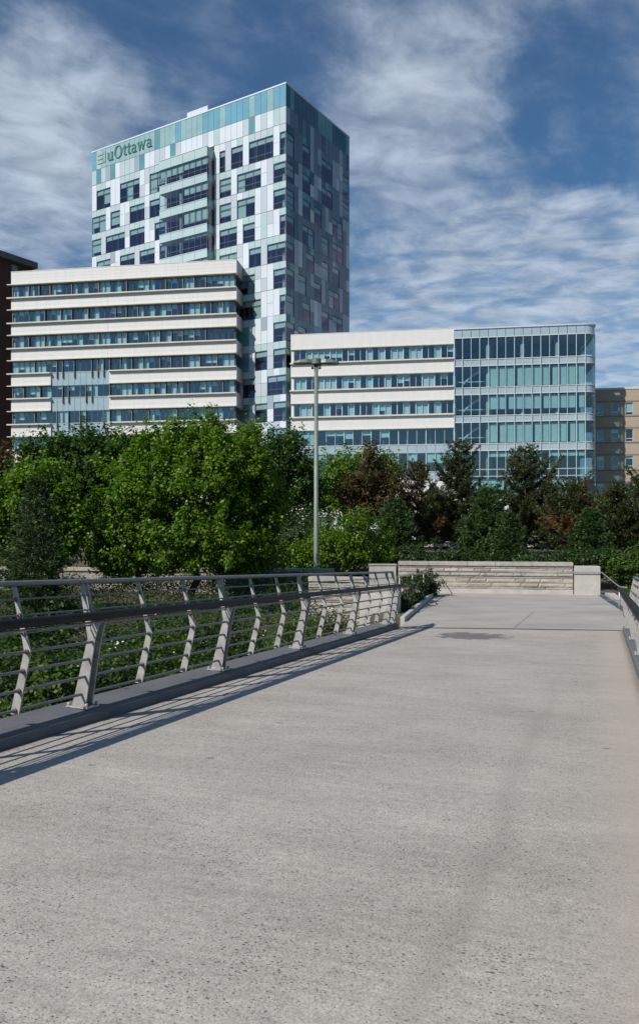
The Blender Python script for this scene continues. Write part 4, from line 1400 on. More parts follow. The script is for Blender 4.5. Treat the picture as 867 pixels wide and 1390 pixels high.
for k in range(1, 14):
    it.box(LT * k / 14 - 0.06, LT * k / 14 + 0.06, 0.3, 2.0, 0, rowB, 0)
it.build('interior', [M['interior_purple'], M['ceiling'], M['roof']], bT)
pr = MB()
pr.box(-0.06, LT + 0.06, -0.06, 0.25, roofT - 0.1, roofT + 0.12)
pr.box(LT - 0.25, LT + 0.06, 0.25, DT + 0.06, roofT - 0.1, roofT + 0.12)
pr.build('parapet', M['p_white'], bT)
ph = MB()
ps0, ps1 = s_on(254, -3.2), s_on(282, -3.2)
ph.box(ps0, ps1, 3.2, 8.2, roofT - 0.3, roofT + 3.1)
ph.build('plant_room', M['p_white'], bT)
rl = MB()
for k in range(7):
    x = s_on(350, -1.5) + k * 0.5
    rl.tube([(x, 1.5, roofT), (x, 1.5, roofT + 0.75)], 0.03, 5)
for z in (0.35, 0.75):
    rl.tube([(s_on(350, -1.5), 1.5, roofT + z), (s_on(350, -1.5) + 3.0, 1.5, roofT + z)], 0.03, 5)
rl.build('roof_railing', M['frame'], bT)
jl = MB()
for z in [bandB, rowB] + fl[1:7]:
    jl.box(0, LT, -0.01, 0.03, z - 0.035, z + 0.035)
    jl.box(LT - 0.03, LT + 0.01, 0.03, DT, z - 0.035, z + 0.035)
jl.build('floor_line', M['frame'], bT)

# letters on the crown: thick-and-thin serif strokes
zl0, cap_h = bandB + 0.75, 2.05


class Glyph:
    def __init__(s, mb, x, k): s.mb, s.x, s.k = mb, x, k

    def r(s, x0, x1, z0, z1):
        s.mb.box(s.x + x0 * s.k, s.x + x1 * s.k, -0.12, -0.03, zl0 + z0 * s.k, zl0 + z1 * s.k)

    def par(s, xa, xb, w, z0, z1):
        k = s.k
        P4 = [(xa, z0), (xa + w, z0), (xb + w, z1), (xb, z1)]
        s.mb.prism([(s.x + a * k, -0.12, zl0 + b * k) for a, b in P4], (0, 0.09, 0))

    def ring(s, cx, cz, rx, rz, tx, tz, a0=0, a1=360, n=20):
        k = s.k
        for i in range(n):
            q0, q1 = R(a0 + (a1 - a0) * i / n), R(a0 + (a1 - a0) * (i + 1) / n)
            P4 = [(cx + rx * math.cos(q0), cz + rz * math.sin(q0)), (cx + rx * math.cos(q1), cz + rz * math.sin(q1)),
                  (cx + (rx - tx) * math.cos(q1), cz + (rz - tz) * math.sin(q1)), (cx + (rx - tx) * math.cos(q0), cz + (rz - tz) * math.sin(q0))]
            s.mb.prism([(s.x + a * k, -0.12, zl0 + b * k) for a, b in P4], (0, 0.09, 0))


def text_word(mb, s0, s1):
    """u O t t a w a with widths in cap-height units"""
    adv = [0.82, 1.12, 0.50, 0.50, 0.72, 1.08, 0.72]
    k = (s1 - s0) / sum(adv)
    x = s0
    zs = cap_h / k                                             # vertical stretch handled per glyph in these units
    X = 0.68 * zs; Cp = 1.0 * zs
    for ch, a in zip('uOttawa', adv):
        g_ = Glyph(mb, x, k)
        if ch == 'u':
            g_.r(0.05, 0.22, 0.18 * zs, X); g_.r(0.0, 0.22, X - 0.05, X)
            g_.ring(0.32, 0.22 * zs, 0.27, 0.22 * zs, 0.15, 0.07, 180, 330, 8)
            g_.r(0.50, 0.67, 0.0, X); g_.r(0.44, 0.67, X - 0.05, X); g_.r(0.50, 0.76, 0, 0.05)
        elif ch == 'O':
            g_.ring(0.54, Cp / 2, 0.50, Cp / 2 + 0.02, 0.20, 0.06, 0, 360, 24)
        elif ch == 't':
            g_.r(0.12, 0.28, 0.12, X + 0.22); g_.r(0.0, 0.44, X - 0.07, X)
            g_.ring(0.32, 0.16, 0.20, 0.16, 0.13, 0.07, 180, 330, 6)
        elif ch == 'a':
            g_.r(0.40, 0.56, 0.0, X - 0.14); g_.r(0.40, 0.68, 0, 0.06)
            g_.ring(0.30, X - 0.18, 0.26, 0.18, 0.14, 0.06, 0, 160, 8)
            g_.ring(0.25, X * 0.30, 0.22, X * 0.30, 0.13, 0.06, 50, 320, 12)
        elif ch == 'w':
            for (xa, xb, w) in ((0.22, 0.03, 0.16), (0.26, 0.46, 0.07), (0.62, 0.43, 0.16), (0.66, 0.88, 0.07)):
                g_.par(xa, xb, w, 0, X)
            g_.r(0.0, 0.24, X - 0.05, X); g_.r(0.80, 1.02, X - 0.05, X)
        x += a * k
    return x


tx = MB()
text_word(tx, s_on(146.5, 0), s_on(207.5, 0))
tx.build('sign_lettering', M['sign'], bT)
em = MB()
e0, e1 = s_on(133, 0), s_on(143.5, 0)
ew = (e1 - e0)
for j in range(3):
    em.box(e0, e0 + ew * 0.72, -0.10, -0.03, zl0 + 0.05 + j * 0.72, zl0 + 0.55 + j * 0.72)
em.box(e0 + ew * 0.80, e1, -0.10, -0.03, zl0 + 0.05, zl0 + 2.0)
em.build('sign_emblem', M['sign_pale'], bT)

# ---------- brick building far left
K1 = Vector((-54.0, 150.0, 0)); KD = Vector((-0.54, -0.84, 0))
K0 = K1 + KD * 36
bK = building_root('brick_building', K0, K1, GB, 'dark brown brick building with a deep flat roof edge at the far left')
LK = (K1 - K0).length
zk = ZP(366, 150) - GB
mb = MB(); mb.box(0, LK - 0.4, 0, 0.5, 0, zk); mb.box(0, 0.5, 0.5, 16, 0, zk); mb.box(LK - 0.9, LK - 0.4, 0.5, 16, 0, zk); mb.box(0.5, LK - 0.9, 15.5, 16, 0, zk)
mb.build('wall', M['brick'], bK)
mb = MB(); mb.box(-1, LK, -1.0, 17, zk, zk + 1.1); mb.build('roof', mat('fascia', (0.15, 0.14, 0.13), 0.8, var=0.2, vscale=1), bK)
for k in range(8):
    x = 3 + k * 4
    mb = MB()
    mb.box(x, x + 1.2, -0.01, 0.04, zk - 3.2, zk - 0.4, 0); mb.box(x - 0.08, x, -0.03, 0.04, zk - 3.2, zk - 0.4, 1); mb.box(x + 1.2, x + 1.28, -0.03, 0.04, zk - 3.2, zk - 0.4, 1)
    mb.build('window', [M['p_deep'], M['frame']], bK)

# ---------- tan building far right
D0 = Vector((39.0, 115.4, 0)); DDv = Vector((1, -0.18, 0)).normalized()
D1 = D0 + DDv * 26
bD = building_root('tan_building', D0, D1, GB, 'tan brick building with small sash windows beyond the glass block at the right edge', 'building')
zD = lambda y: ZP(y, 114.6) - GB
LD_ = 26
wy = [(546.5, 563.5), (582.5, 599.5), (619.0, 637.0), (656.0, 672.0)]
ww, pitch, s1st = 1.02, 1.97, 1.42
wallD = MB()
holes_s = [(s1st + k * pitch, s1st + k * pitch + ww) for k in range(12)]
roofD = zD(528.5)
zlv = [roofD] + [z for a, b in wy for z in (zD(a), zD(b))] + [0.0]
for i in range(len(zlv) - 1):
    z1, z0 = zlv[i], zlv[i + 1]
    if i % 2 == 0:
        wallD.box(0, LD_, 0, 0.35, z0, z1)
    else:
        x = 0
        for (a, b) in holes_s:
            wallD.box(x, a, 0.0, 0.35, z0, z1); x = b
        wallD.box(x, LD_, 0, 0.35, z0, z1)
wallD.box(0, 0.35, 0.352, 14, 0, roofD)
wallD.box(LD_ - 0.35, LD_, 0.352, 14, 0, roofD)
wallD.box(0.35, LD_ - 0.35, 13.65, 14, 0, roofD)
wallD.build('wall', M['tan'], bD)
cr = MB()
for a, b in wy:
    cr.box(0, LD_, -0.05, -0.002, zD(a) + 0.12, zD(a) + 0.30)
    cr.box(0, LD_, -0.08, -0.002, zD(b) - 0.20, zD(b) - 0.03)
cr.build('string_course', M['tan_dark'], bD)
cr = MB(); cr.box(-0.05, LD_, -0.08, 14, roofD, roofD + 0.25); cr.build('coping', M['ledge'], bD)
rD = random.Random(2)
for (a, b) in wy:
    z1, z0 = zD(a), zD(b)
    for (xa, xb) in holes_s:
        mb = MB()
        mb.box(xa + 0.05, xb - 0.05, 0.15, 0.17, z0 + 0.05, z1 - 0.05, 0)
        mb.box(xa, xb, 0.12, 0.2, z0, z0 + 0.06, 1); mb.box(xa, xb, 0.12, 0.2, z1 - 0.06, z1, 1)
        mb.box(xa, xa + 0.06, 0.12, 0.2, z0 + 0.06, z1 - 0.06, 1); mb.box(xb - 0.06, xb, 0.12, 0.2, z0 + 0.06, z1 - 0.06, 1)
        zr = z0 + (z1 - z0) * 0.25
        mb.box(xa + 0.06, xb - 0.06, 0.12, 0.2, zr - 0.04, zr + 0.04, 1)
        w = mb.build('window', [M['glass'], M['frame_light']], bD)
        r = rD.random()
        if r < 0.75:
            zz = z0 + (z1 - z0) * rD.choice([0.25, 0.3, 0.7, 0.8, 0.55])
            m2 = MB(); m2.box(xa + 0.06, xb - 0.06, 0.24, 0.26, zz, z1 - 0.06); m2.build('blind', M['blind'], w)
it = MB()
it.box(0.4, LD_ - 0.4, 3, 3.2, 0, roofD - 0.3)
for a, b in wy: it.box(0.4, LD_ - 0.4, 0.4, 3, zD(b) - 1.2, zD(b) - 0.9)
it.box(0.4, LD_ - 0.4, 0.4, 13.6, roofD - 0.4, roofD - 0.2)
it.build('interior', M['interior'], bD)

# ---------- low pale pavilion in front of the wing, seen between the pines
P0 = Vector((-6.0, 99.0, 0)); P1 = P0 + CD * 52
bP = building_root('pavilion', P0, P1, GB, 'long low pale building with a teal window strip, glimpsed behind the pine trunks')
zP_ = lambda y: ZP(y, 96.0) - GB
LP = 52
mb = MB(); mb.box(0, LP, 0, 0.4, 0, zP_(716)); mb.box(0, LP, 0, 0.4, zP_(701), zP_(680)); mb.box(0, 0.4, 0.4, 6, 0, zP_(680)); mb.box(LP - 0.4, LP, 0.4, 6, 0, zP_(680))
mb.box(0.4, LP - 0.4, 0.4, 6, zP_(684), zP_(681))
mb.build('wall', M['white_panel'], bP)
mb = MB(); mb.box(-0.2, LP + 0.2, -0.35, 6.2, zP_(680), zP_(680) + 0.18); mb.build('roof', M['ledge'], bP)
for k in range(13):
    mods = [k * 4 + 0.1, k * 4 + 1.4, k * 4 + 2.7, k * 4 + 3.9]
    window(bP, F, mods[0], mods[-1], zP_(716) + 0.01, zP_(701) - 0.01, mods, M['glass_clear'], M['frame_light'], d=0.15, blind=[(mods[0] + .1, mods[-1] - .1, zP_(710), zP_(701))], blind_m=M['blind_teal'])


# ------------------------------------------------------------------ foliage
def quads_object(name, V, material, parent, loc=(0, 0, 0), kind=None):
    """V: (N,4,3) array of leaf quads"""
    n = len(V)
    me = bpy.data.meshes.new(name)
    me.vertices.add(n * 4)
    me.vertices.foreach_set('co', V.reshape(-1).astype(np.float32))
    me.loops.add(n * 4)
    me.loops.foreach_set('vertex_index', np.arange(n * 4, dtype=np.int32))
    me.polygons.add(n)
    me.polygons.foreach_set('loop_start', np.arange(0, n * 4, 4, dtype=np.int32))
    me.polygons.foreach_set('loop_total', np.full(n, 4, dtype=np.int32))
    me.materials.append(material)
    me.update(calc_edges=True)
    o = bpy.data.objects.new(name, me)
    o.location = loc
    C.objects.link(o)
    if parent is not None: o.parent = parent
    return o


def unit(a):
    return a / np.maximum(1e-9, np.linalg.norm(a, axis=-1, keepdims=True))


def leaves(cent, out, size, rg, aspect=0.75, droop=0.35, upb=0.55, spread=0.8):
    """kite-shaped folded leaves"""
    n = len(cent)
    nrm = unit(out * 0.55 + np.array([0, 0, upb]) + rg.normal(0, spread, (n, 3)) * 0.6)
    ax = rg.normal(0, 1, (n, 3)) + out * 0.8 + np.array([0, 0, -droop])
    ax = unit(ax - nrm * (ax * nrm).sum(1, keepdims=True))
    sd = np.cross(nrm, ax)
    s = (size * rg.uniform(0.65, 1.25, n))[:, None]
    w = s * aspect * rg.uniform(0.8, 1.1, (n, 1))
    fold = nrm * s * rg.uniform(0.02, 0.20, (n, 1))
    V = np.empty((n, 4, 3))
    V[:, 0] = cent - ax * s * 0.5
    V[:, 1] = cent + sd * w * 0.5 + ax * s * 0.02 + fold
    V[:, 2] = cent + ax * s * 0.5
    V[:, 3] = cent - sd * w * 0.5 + ax * s * 0.02 + fold
    return V


def in_lobes(lobes, n, rg, power=0.36):
    """points in ellipsoid lobes (cx,cy,cz,rx,ry,rz), denser towards the skin, with outward directions"""
    vol = np.array([l[3] * l[4] * l[5] for l in lobes]) ** 0.7
    idx = rg.choice(len(lobes), n, p=vol / vol.sum())
    L_ = np.array(lobes)[idx]
    dr = unit(rg.normal(0, 1, (n, 3)))
    rr = rg.uniform(0.12, 1.0, n) ** power
    bumps = 1 + 0.16 * np.sin(dr[:, 0] * 7 + idx) * np.cos(dr[:, 1] * 6 + idx * 2) + 0.10 * np.sin(dr[:, 2] * 9 + idx)
    p = L_[:, :3] + dr * L_[:, 3:6] * (rr * bumps)[:, None]
    return p, dr


def limb(mb, a, b, r0, r1, rnd, n=5, sag=0.12):
    a, b = Vector(a), Vector(b)
    L_ = (b - a).length
    pts, rs = [], []
    for i in range(n + 1):
        f = i / n
        p = a.lerp(b, f)
        if 0 < i < n: p += Vector((rnd.uniform(-1, 1), rnd.uniform(-1, 1), rnd.uniform(-0.6, 0.9))) * L_ * 0.05
        p.z += sag * L_ * math.sin(f * math.pi) * 0.5
        pts.append(p); rs.append(r0 + (r1 - r0) * f)
    mb.tube(pts, rs, 7)
    return pts


def broadleaf(name, base, lobes, label, material, leaf=0.13, nclump=700, per=42, crad=0.34, trunk_r=0.13, seed=1, group=None, cat='tree', trunk_top=None, spires=0, multi=1):
    rg = np.random.default_rng(seed); rnd = random.Random(seed)
    root = empty(name, base, label, cat, group)
    tb = MB()
    ctr = np.mean(np.array([l[:3] for l in lobes]), axis=0)
    th = trunk_top if trunk_top else ctr[2] * 0.55
    forks = []
    for m in range(multi):
        ox, oy = (rnd.uniform(-0.3, 0.3), rnd.uniform(-0.3, 0.3)) if multi > 1 else (0, 0)
        tp = limb(tb, (ox, oy, -0.25), (ox * 2 + ctr[0] * 0.5, oy * 2 + ctr[1] * 0.5, th), trunk_r, trunk_r * 0.7, rnd, 6, 0)
        forks.append(tp)
    for i, l in enumerate(lobes):
        tp = forks[i % multi]
        st = tp[-1] if rnd.random() < 0.6 else tp[-2]
        lp_ = limb(tb, st, (l[0], l[1], l[2] + l[5] * 0.3), trunk_r * 0.62, 0.02, rnd)
        for _ in range(5):
            q = rnd.choice(lp_[1:])
            dv = Vector((rnd.gauss(0, 1), rnd.gauss(0, 1), rnd.gauss(0.3, 0.8))).normalized()
            limb(tb, q, (l[0] + dv.x * l[3] * 0.8, l[1] + dv.y * l[4] * 0.8, l[2] + dv.z * l[5] * 0.8), trunk_r * 0.2, 0.008, rnd, 4)
    tb.build('trunk', M['bark'], root)
    cp, dr = in_lobes(lobes, nclump, rg)
    # a few reaching sprays break the outline
    far = rg.random(nclump) < 0.10
    cp[far] += dr[far] * rg.uniform(0.15, 0.45, (far.sum(), 1))
    rad = crad * rg.uniform(0.55, 1.25, nclump)
    cnt_ = rg.poisson(per, nclump)
    idx = np.repeat(np.arange(nclump), cnt_)
    ax_ = unit(dr * 0.75 + np.array([0, 0, 0.55]) + rg.normal(0, 0.35, dr.shape))     # each clump is a leafy shoot
    off = rg.normal(0, 0.34, (len(idx), 3)) * rad[idx][:, None]
    along = rg.uniform(-1.3, 1.0, len(idx))
    off *= (1.15 - 0.55 * np.clip(along, 0, 1))[:, None]
    off = off + ax_[idx] * (along * rad[idx] * 1.15)[:, None]
    # twig droop: leaves lie along the outward spray
    cent = cp[idx] + off
    V = leaves(cent, dr[idx] * 0.7 + unit(off) * 0.5, leaf, rg)
    quads_object('crown', V, material, root)
    return root


def needles(bases, dirs, length, width, rg, per=7, cone=0.55):
    """tufts of needle blades"""
    n = len(bases) * per
    idx = np.repeat(np.arange(len(bases)), per)
    d_ = unit(dirs[idx] + rg.normal(0, cone, (n, 3)))
    sd = unit(np.cross(d_, rg.normal(0, 1, (n, 3))))
    L_ = (length * rg.uniform(0.7, 1.2, n))[:, None]
    w = width * 0.5
    b = bases[idx] + rg.normal(0, 0.02, (n, 3))
    V = np.empty((n, 4, 3))
    V[:, 0] = b - sd * w * 0.5
    V[:, 1] = b + d_ * L_ * 0.5 - sd * w
    V[:, 2] = b + d_ * L_
    V[:, 3] = b + d_ * L_ * 0.5 + sd * w
    return V


def conifer(name, base, H, rmax, label, material, style='pine', seed=1, group=None, bare=0.12, lean=(0, 0), mat2=None, needle=0.17, wid=0.030, dens=1.0):
    rg = np.random.default_rng(seed); rnd = random.Random(seed)
    root = empty(name, base, label, 'tree', group)
    tb = MB()
    tp = [Vector((lean[0] * (i / 8) ** 1.4, lean[1] * (i / 8) ** 1.4, -0.3 + (H + 0.2) * i / 8)) for i in range(9)]
    for i in range(1, 8): tp[i] += Vector((rnd.uniform(-1, 1), rnd.uniform(-1, 1), 0)) * 0.03 * H / 7
    r0 = 0.018 * H + 0.02
    tb.tube(tp, [r0 * (1 - 0.93 * i / 8) for i in range(9)], 8)
    B, Dr = [], []
    z = bare * H

    def trunk_at(zz):
        f = max(0, min(7.999, (zz + 0.3) / (H + 0.2) * 8)); i = int(f)
        return tp[i].lerp(tp[i + 1], f - i)
    az = rnd.uniform(0, 6.28)
    while z < H * 0.985:
        f = z / H
        if style == 'pine':
            prof = (1 - f) ** 0.75 * (0.55 + 0.45 * min(1, f / 0.25)) + 0.05
            nb_ = rnd.choice([3, 4, 4, 5]); step = H * 0.072
            rise = 0.15 + 0.75 * f
        else:
            prof = (1 - f) ** 0.95 + 0.03
            nb_ = rnd.choice([6, 7, 8]); step = H * 0.034
            rise = -0.12 + 0.6 * f
        for k in range(nb_):
            az += 2 * math.pi / nb_ + rnd.uniform(-0.45, 0.45)
            L_ = rmax * prof * rnd.uniform(0.55, 1.15)
            if style == 'pine' and rnd.random() < 0.15: L_ *= 1.35
            if style == 'pine' and rnd.random() < 0.2: L_ *= 0.5
            st = trunk_at(z + rnd.uniform(-0.3, 0.3) * step)
            dx, dy = math.cos(az), math.sin(az)
            n_ = max(4, int(L_ / 0.10))
            pts_ = []
            for i in range(n_ + 1):
                q = i / n_
                zz = rise * L_ * q + (0.30 if style == 'pine' else 0.16) * L_ * q * q - (0.10 * L_ * math.sin(q * 3.14))
                pts_.append(st + Vector((dx * L_ * q, dy * L_ * q, zz)))
            tb.tube([pts_[0], pts_[n_ // 2], pts_[-1]], [0.010 + 0.012 * L_, 0.008 + 0.006 * L_, 0.004], 5)
            # twigs with tufts
            for i in range(max(1, int(n_ * 0.22)), n_ + 1):
                q = i / n_
                p = pts_[i]
                tl = L_ * (0.32 if style == 'pine' else 0.34) * (1.05 - q) + 0.10
                for sgn in (-1, 1, 0):
                    if sgn == 0 and i < n_ - 1 and rnd.random() < 0.4: continue
                    if rnd.random() > dens: continue
                    tdir = Vector((dx * 0.6 - dy * sgn * 0.9, dy * 0.6 + dx * sgn * 0.9, rnd.uniform(-0.15, 0.45) if style == 'pine' else rnd.uniform(-0.3, 0.15))).normalized()
                    m_ = max(1, int(tl / 0.09))
                    for j in range(1, m_ + 1):
                        pp = p + tdir * (tl * j / m_)
                        B.append(tuple(pp)); 
                        u_ = 0.55 if style == 'pine' else 0.1
                        Dr.append((tdir.x, tdir.y, tdir.z + u_))
        z += step * rnd.uniform(0.8, 1.2)
    for i in range(6):
        p = trunk_at(H * (0.93 + 0.012 * i)); B.append(tuple(p)); Dr.append((0, 0, 1))
    tb.build('trunk', M['bark'], root)
    B, Dr = np.array(B), np.array(Dr)
    V = needles(B, Dr, needle, wid, rg, per=6, cone=0.6 if style == 'pine' else 0.45)
    if mat2 is not None:
        # some boughs are browned: split by slow noise
        v = np.array([mnoise.noise((b[0] * 0.8 + seed, b[1] * 0.8, b[2] * 0.7)) for b in B])
        br = np.repeat(v > 0.02, 6)
        quads_object('crown', V[~br], material, root)
        o = quads_object('browned_boughs', V[br], mat2, root)
        o['label'] = 'rust brown winter-burnt boughs'
    else:
        quads_object('crown', V, material, root)
    return root, len(V)


def G(x, y): return Vector((x, y, gz(x, y)))


def gp(px, Y):
    X = (px - HX) / FPX * Y
    return G(X, Y)


def lobes_px(base, items, Y):
    """items: (px, py, half width px, half height px, depth offset) -> lobes about the base"""
    out = []
    for (x, y, w, h, dy) in items:
        p = bp(x, y, Y + dy) - base
        k = (Y + dy) / FPX
        out.append((p.x, p.y, p.z, w * k, (w + h) / 2 * k * 0.9, h * k))
    return out


# big bright maple in the middle
b = gp(262, 29)
broadleaf('maple_tree', b, lobes_px(b, [(255, 665, 105, 62, 0), (205, 640, 62, 50, 0.6), (290, 625, 58, 44, -0.3), (340, 680, 52, 64, 0.4), (175, 700, 55, 52, -0.5),
                                        (250, 735, 115, 44, -1.0), (180, 752, 60, 34, -0.5), (340, 752, 50, 30, 0), (328, 640, 48, 40, -0.4), (222, 612, 40, 30, 0.5), (300, 735, 70, 36, 0.2), (262, 596, 34, 26, 0), (290, 588, 22, 20, 0.2), (340, 604, 14, 30, 0)], 29),
          'big bright green maple in the middle, its crown rising highest among the broadleaf trees', M['maple'], leaf=0.125, nclump=1000, per=115, crad=0.36, trunk_r=0.16, seed=4, group='broadleaf trees in front of the buildings')
b = gp(135, 36)
broadleaf('maple_tree', b, lobes_px(b, [(120, 640, 70, 52, 0), (70, 650, 58, 52, -0.5), (165, 632, 50, 38, 0.6), (112, 608, 52, 24, 0.2), (60, 700, 60, 40, 0), (150, 690, 60, 45, 0), (188, 612, 30, 22, 0.8)], 36),
          'wide dark green maple behind the big maple, below the white office block', M['maple_dark'], leaf=0.15, nclump=800, per=75, crad=0.40, trunk_r=0.17, seed=9, group='broadleaf trees in front of the buildings')
b = gp(48, 27)
broadleaf('maple_tree', b, lobes_px(b, [(60, 690, 52, 44, 0), (20, 700, 40, 50, 0.3), (95, 730, 36, 32, 0), (40, 740, 60, 30, 0.6), (60, 655, 34, 30, 0.2)], 27),
          'smaller maple at the left edge, behind the dark spruce', M['maple'], leaf=0.13, nclump=480, per=75, crad=0.33, trunk_r=0.10, seed=14, group='broadleaf trees in front of the buildings')
b = gp(372, 44)
broadleaf('maple_tree', b, lobes_px(b, [(372, 625, 42, 36, 0), (345, 650, 40, 44, 0), (405, 650, 34, 42, 0.5), (385, 690, 46, 30, 0), (385, 602, 24, 18, -0.5)], 44),
          'dark green tree just left of the lamp post, behind the big maple', M['maple_dark'], leaf=0.16, nclump=480, per=60, crad=0.42, trunk_r=0.14, seed=17, group='broadleaf trees in front of the buildings')
b = gp(462, 50)
broadleaf('linden_tree', b, lobes_px(b, [(450, 640, 34, 28, 0), (490, 640, 42, 30, 1), (525, 640, 30, 26, 0), (445, 675, 30, 26, 0), (480, 665, 44, 24, 0.5)], 50),
          'light green tree just right of the lamp post with bare lower limbs', M['maple'], leaf=0.19, nclump=420, per=32, crad=0.50, trunk_r=0.13, seed=23, group='broadleaf trees in front of the buildings', trunk_top=1.6)
b = gp(500, 46)
broadleaf('copper_tree', b, lobes_px(b, [(503, 626, 16, 22, 0), (518, 642, 20, 20, 0.6), (488, 650, 22, 14, -0.5), (474, 672, 22, 18, 0), (520, 680, 26, 22, 0), (498, 664, 26, 20, 0.4), (490, 700, 34, 14, 0), (538, 660, 12, 12, 0)], 46),
          'brown bronze leaved tree between the lamp post and the pines', M['bronze'], leaf=0.15, nclump=420, per=30, crad=0.40, trunk_r=0.10, seed=27, group='broadleaf trees in front of the buildings')
b = gp(-6, 40)
broadleaf('copper_tree', b, lobes_px(b, [(0, 640, 22, 34, 0), (-14, 680, 30, 34, 0), (10, 690, 22, 30, 0)], 40),
          'dark brown leaved tree at the far left edge below the brick building', M['bronze'], leaf=0.16, nclump=260, per=34, crad=0.42, trunk_r=0.10, seed=29, group='broadleaf trees in front of the buildings')
# bushes in front of the pines
b = gp(470, 37)
broadleaf('bush', b, lobes_px(b, [(478, 722, 34, 28, 0), (450, 742, 30, 26, -0.6), (500, 745, 34, 22, 0.3), (425, 750, 30, 24, 0.5), (470, 752, 40, 20, -0.8)], 37),
          'fresh green bush right of the lamp post foot, above the left railing', M['maple'], leaf=0.13, nclump=420, per=40, crad=0.36, trunk_r=0.04, seed=31, group='bushes along the plaza', cat='bush', trunk_top=0.5, multi=3)
b = gp(400, 39)
broadleaf('bush', b, lobes_px(b, [(400, 735, 40, 30, 0), (365, 748, 34, 26, 0), (430, 730, 30, 34, 0.8)], 39),
          'dark bush behind the lamp post, at the right foot of the big maple', M['shrub_dark'], leaf=0.13, nclump=300, per=40, crad=0.4, trunk_r=0.04, seed=32, group='bushes along the plaza', cat='bush', trunk_top=0.5, multi=3)
pb_ = Vector((3.55, 28.4, PZ))
broadleaf('bush', pb_, lobes_px(pb_, [(576, 798, 11, 12, 0.6), (564, 802, 11, 11, -1.8), (553, 794, 12, 11, -0.6), (583, 796, 8, 11, 1.0), (568, 790, 13, 10, 0.2), (555, 810, 9, 10, -3.2), (549, 820, 6, 9, -5.0)], 28.4),
          'dark clipped shrub in the planter at the left of the plaza', M['spruce_dark'], leaf=0.07, nclump=300, per=70, crad=0.17, trunk_r=0.025, seed=35, group='bushes along the plaza', cat='bush', trunk_top=0.25, multi=4)
for i, (px_b, Y, rx, lab, mt, sd) in enumerate([
        (590, 35, 30, 'low dark juniper bush behind the left half of the plaza wall', M['spruce_dark'], 41),
        (650, 35.5, 34, 'low green bush behind the middle of the plaza wall, below the small spruce', M['shrub_dark'], 42),
        (735, 35, 34, 'low dark bush behind the right half of the plaza wall', M['spruce_dark'], 43),
        (800, 34, 30, 'low dark bush just behind the concrete pier', M['shrub_dark'], 44),
        (858, 33, 30, 'green bush at the right edge behind the railing end', M['shrub'], 45)]):
    b = gp(px_b, Y)
    broadleaf('bush', b, lobes_px(b, [(px_b, 764, rx, 13, 0), (px_b - 22, 767, rx * 0.7, 11, 0.5), (px_b + 22, 765, rx * 0.7, 12, -0.3)], Y), lab, mt, leaf=0.10, nclump=190, per=46, crad=0.34, trunk_r=0.03, seed=sd,
              group='bushes along the plaza', cat='bush', trunk_top=0.3, multi=3)

# conifers
NL = 0


def tree_px(px, tip, Y, wpx, label, material, style, seed, **kw):
    global NL
    b = gp(px, Y)
    H = (bp(px, tip, Y) - b).z
    r, n_ = conifer(kw.pop('name', 'pine_tree' if style == 'pine' else 'spruce_tree'), b, H, wpx * Y / FPX, label, material, style, seed, group='conifers behind the plaza', **kw)
    NL += n_


tree_px(626, 600, 50, 62, 'tall dark pine with a ragged forked tip, left of the two tallest pines', M['pine'], 'pine', 51, needle=0.24, wid=0.055)
tree_px(712, 612, 52, 62, 'second tall dark pine, standing in front of the glass end block', M['pine'], 'pine', 52, needle=0.24, wid=0.055)
tree_px(566, 628, 49, 44, 'pine with reddish brown top boughs left of the tall forked pine', M['pine'], 'pine', 53, mat2=M['pine_rust'], needle=0.24, wid=0.055)
tree_px(660, 662, 40, 52, 'small dense green spruce between the two tall pines', M['spruce'], 'spruce', 54, bare=0.03, needle=0.15, wid=0.045)
tree_px(776, 655, 47, 62, 'broad pine with orange brown boughs before the right corner of the glass block', M['pine'], 'pine', 55, mat2=M['pine_rust'], needle=0.24, wid=0.055)
tree_px(838, 662, 44, 56, 'dark pine in front of the tan building', M['pine'], 'pine', 56, needle=0.22, wid=0.055)
tree_px(880, 640, 46, 60, 'pine cut by the right edge of the photo', M['pine'], 'pine', 57, needle=0.22, wid=0.055)
tree_px(536, 676, 41, 46, 'green spruce beside the brown leaved tree, left of the pines', M['spruce'], 'spruce', 58, bare=0.04, needle=0.15, wid=0.045)
tree_px(800, 690, 38, 40, 'short green spruce below the orange brown pine', M['spruce_dark'], 'spruce', 59, bare=0.03, needle=0.15, wid=0.045)
tree_px(690, 700, 37, 30, 'lowest young pine in front of the second tall pine', M['spruce_dark'], 'pine', 60, bare=0.05, needle=0.17, wid=0.05)
for px_, tip_, Y_, w_, sd_, lab_ in ((590, 668, 60, 46, 71, 'distant dark pine behind the reddish topped pine'), (668, 664, 62, 50, 72, 'distant dark pine in the gap between the two tall pines'),
                                   (745, 660, 60, 48, 73, 'distant dark pine between the second tall pine and the orange brown pine'), (812, 676, 56, 44, 74, 'distant dark pine left of the pine before the tan building')):
    tree_px(px_, tip_, Y_, w_, lab_, M['spruce_dark'], 'pine', sd_, needle=0.24, wid=0.06)
tree_px(50, 648, 22, 82, 'dark green spruce at the left edge, close behind the railing', M['spruce_dark'], 'spruce', 61, bare=0.02, needle=0.10, wid=0.026)

# ------------------------------------------------------------------ ground cover left of the bridge (one mass of leaves)
rg = np.random.default_rng(77)


def cover(n, fx, leaf, aspect=0.6):
    P = fx(n)
    dr = unit(rg.normal(0, 1, (n, 3)) + np.array([0.2, -0.3, 1.0]))
    return leaves(P, dr, leaf, rg, aspect=aspect, spread=0.9)


def bank(u, w):
    X = SU * u + CU * (VL - w); Y = CU * u - SU * (VL - w)
    return X, Y


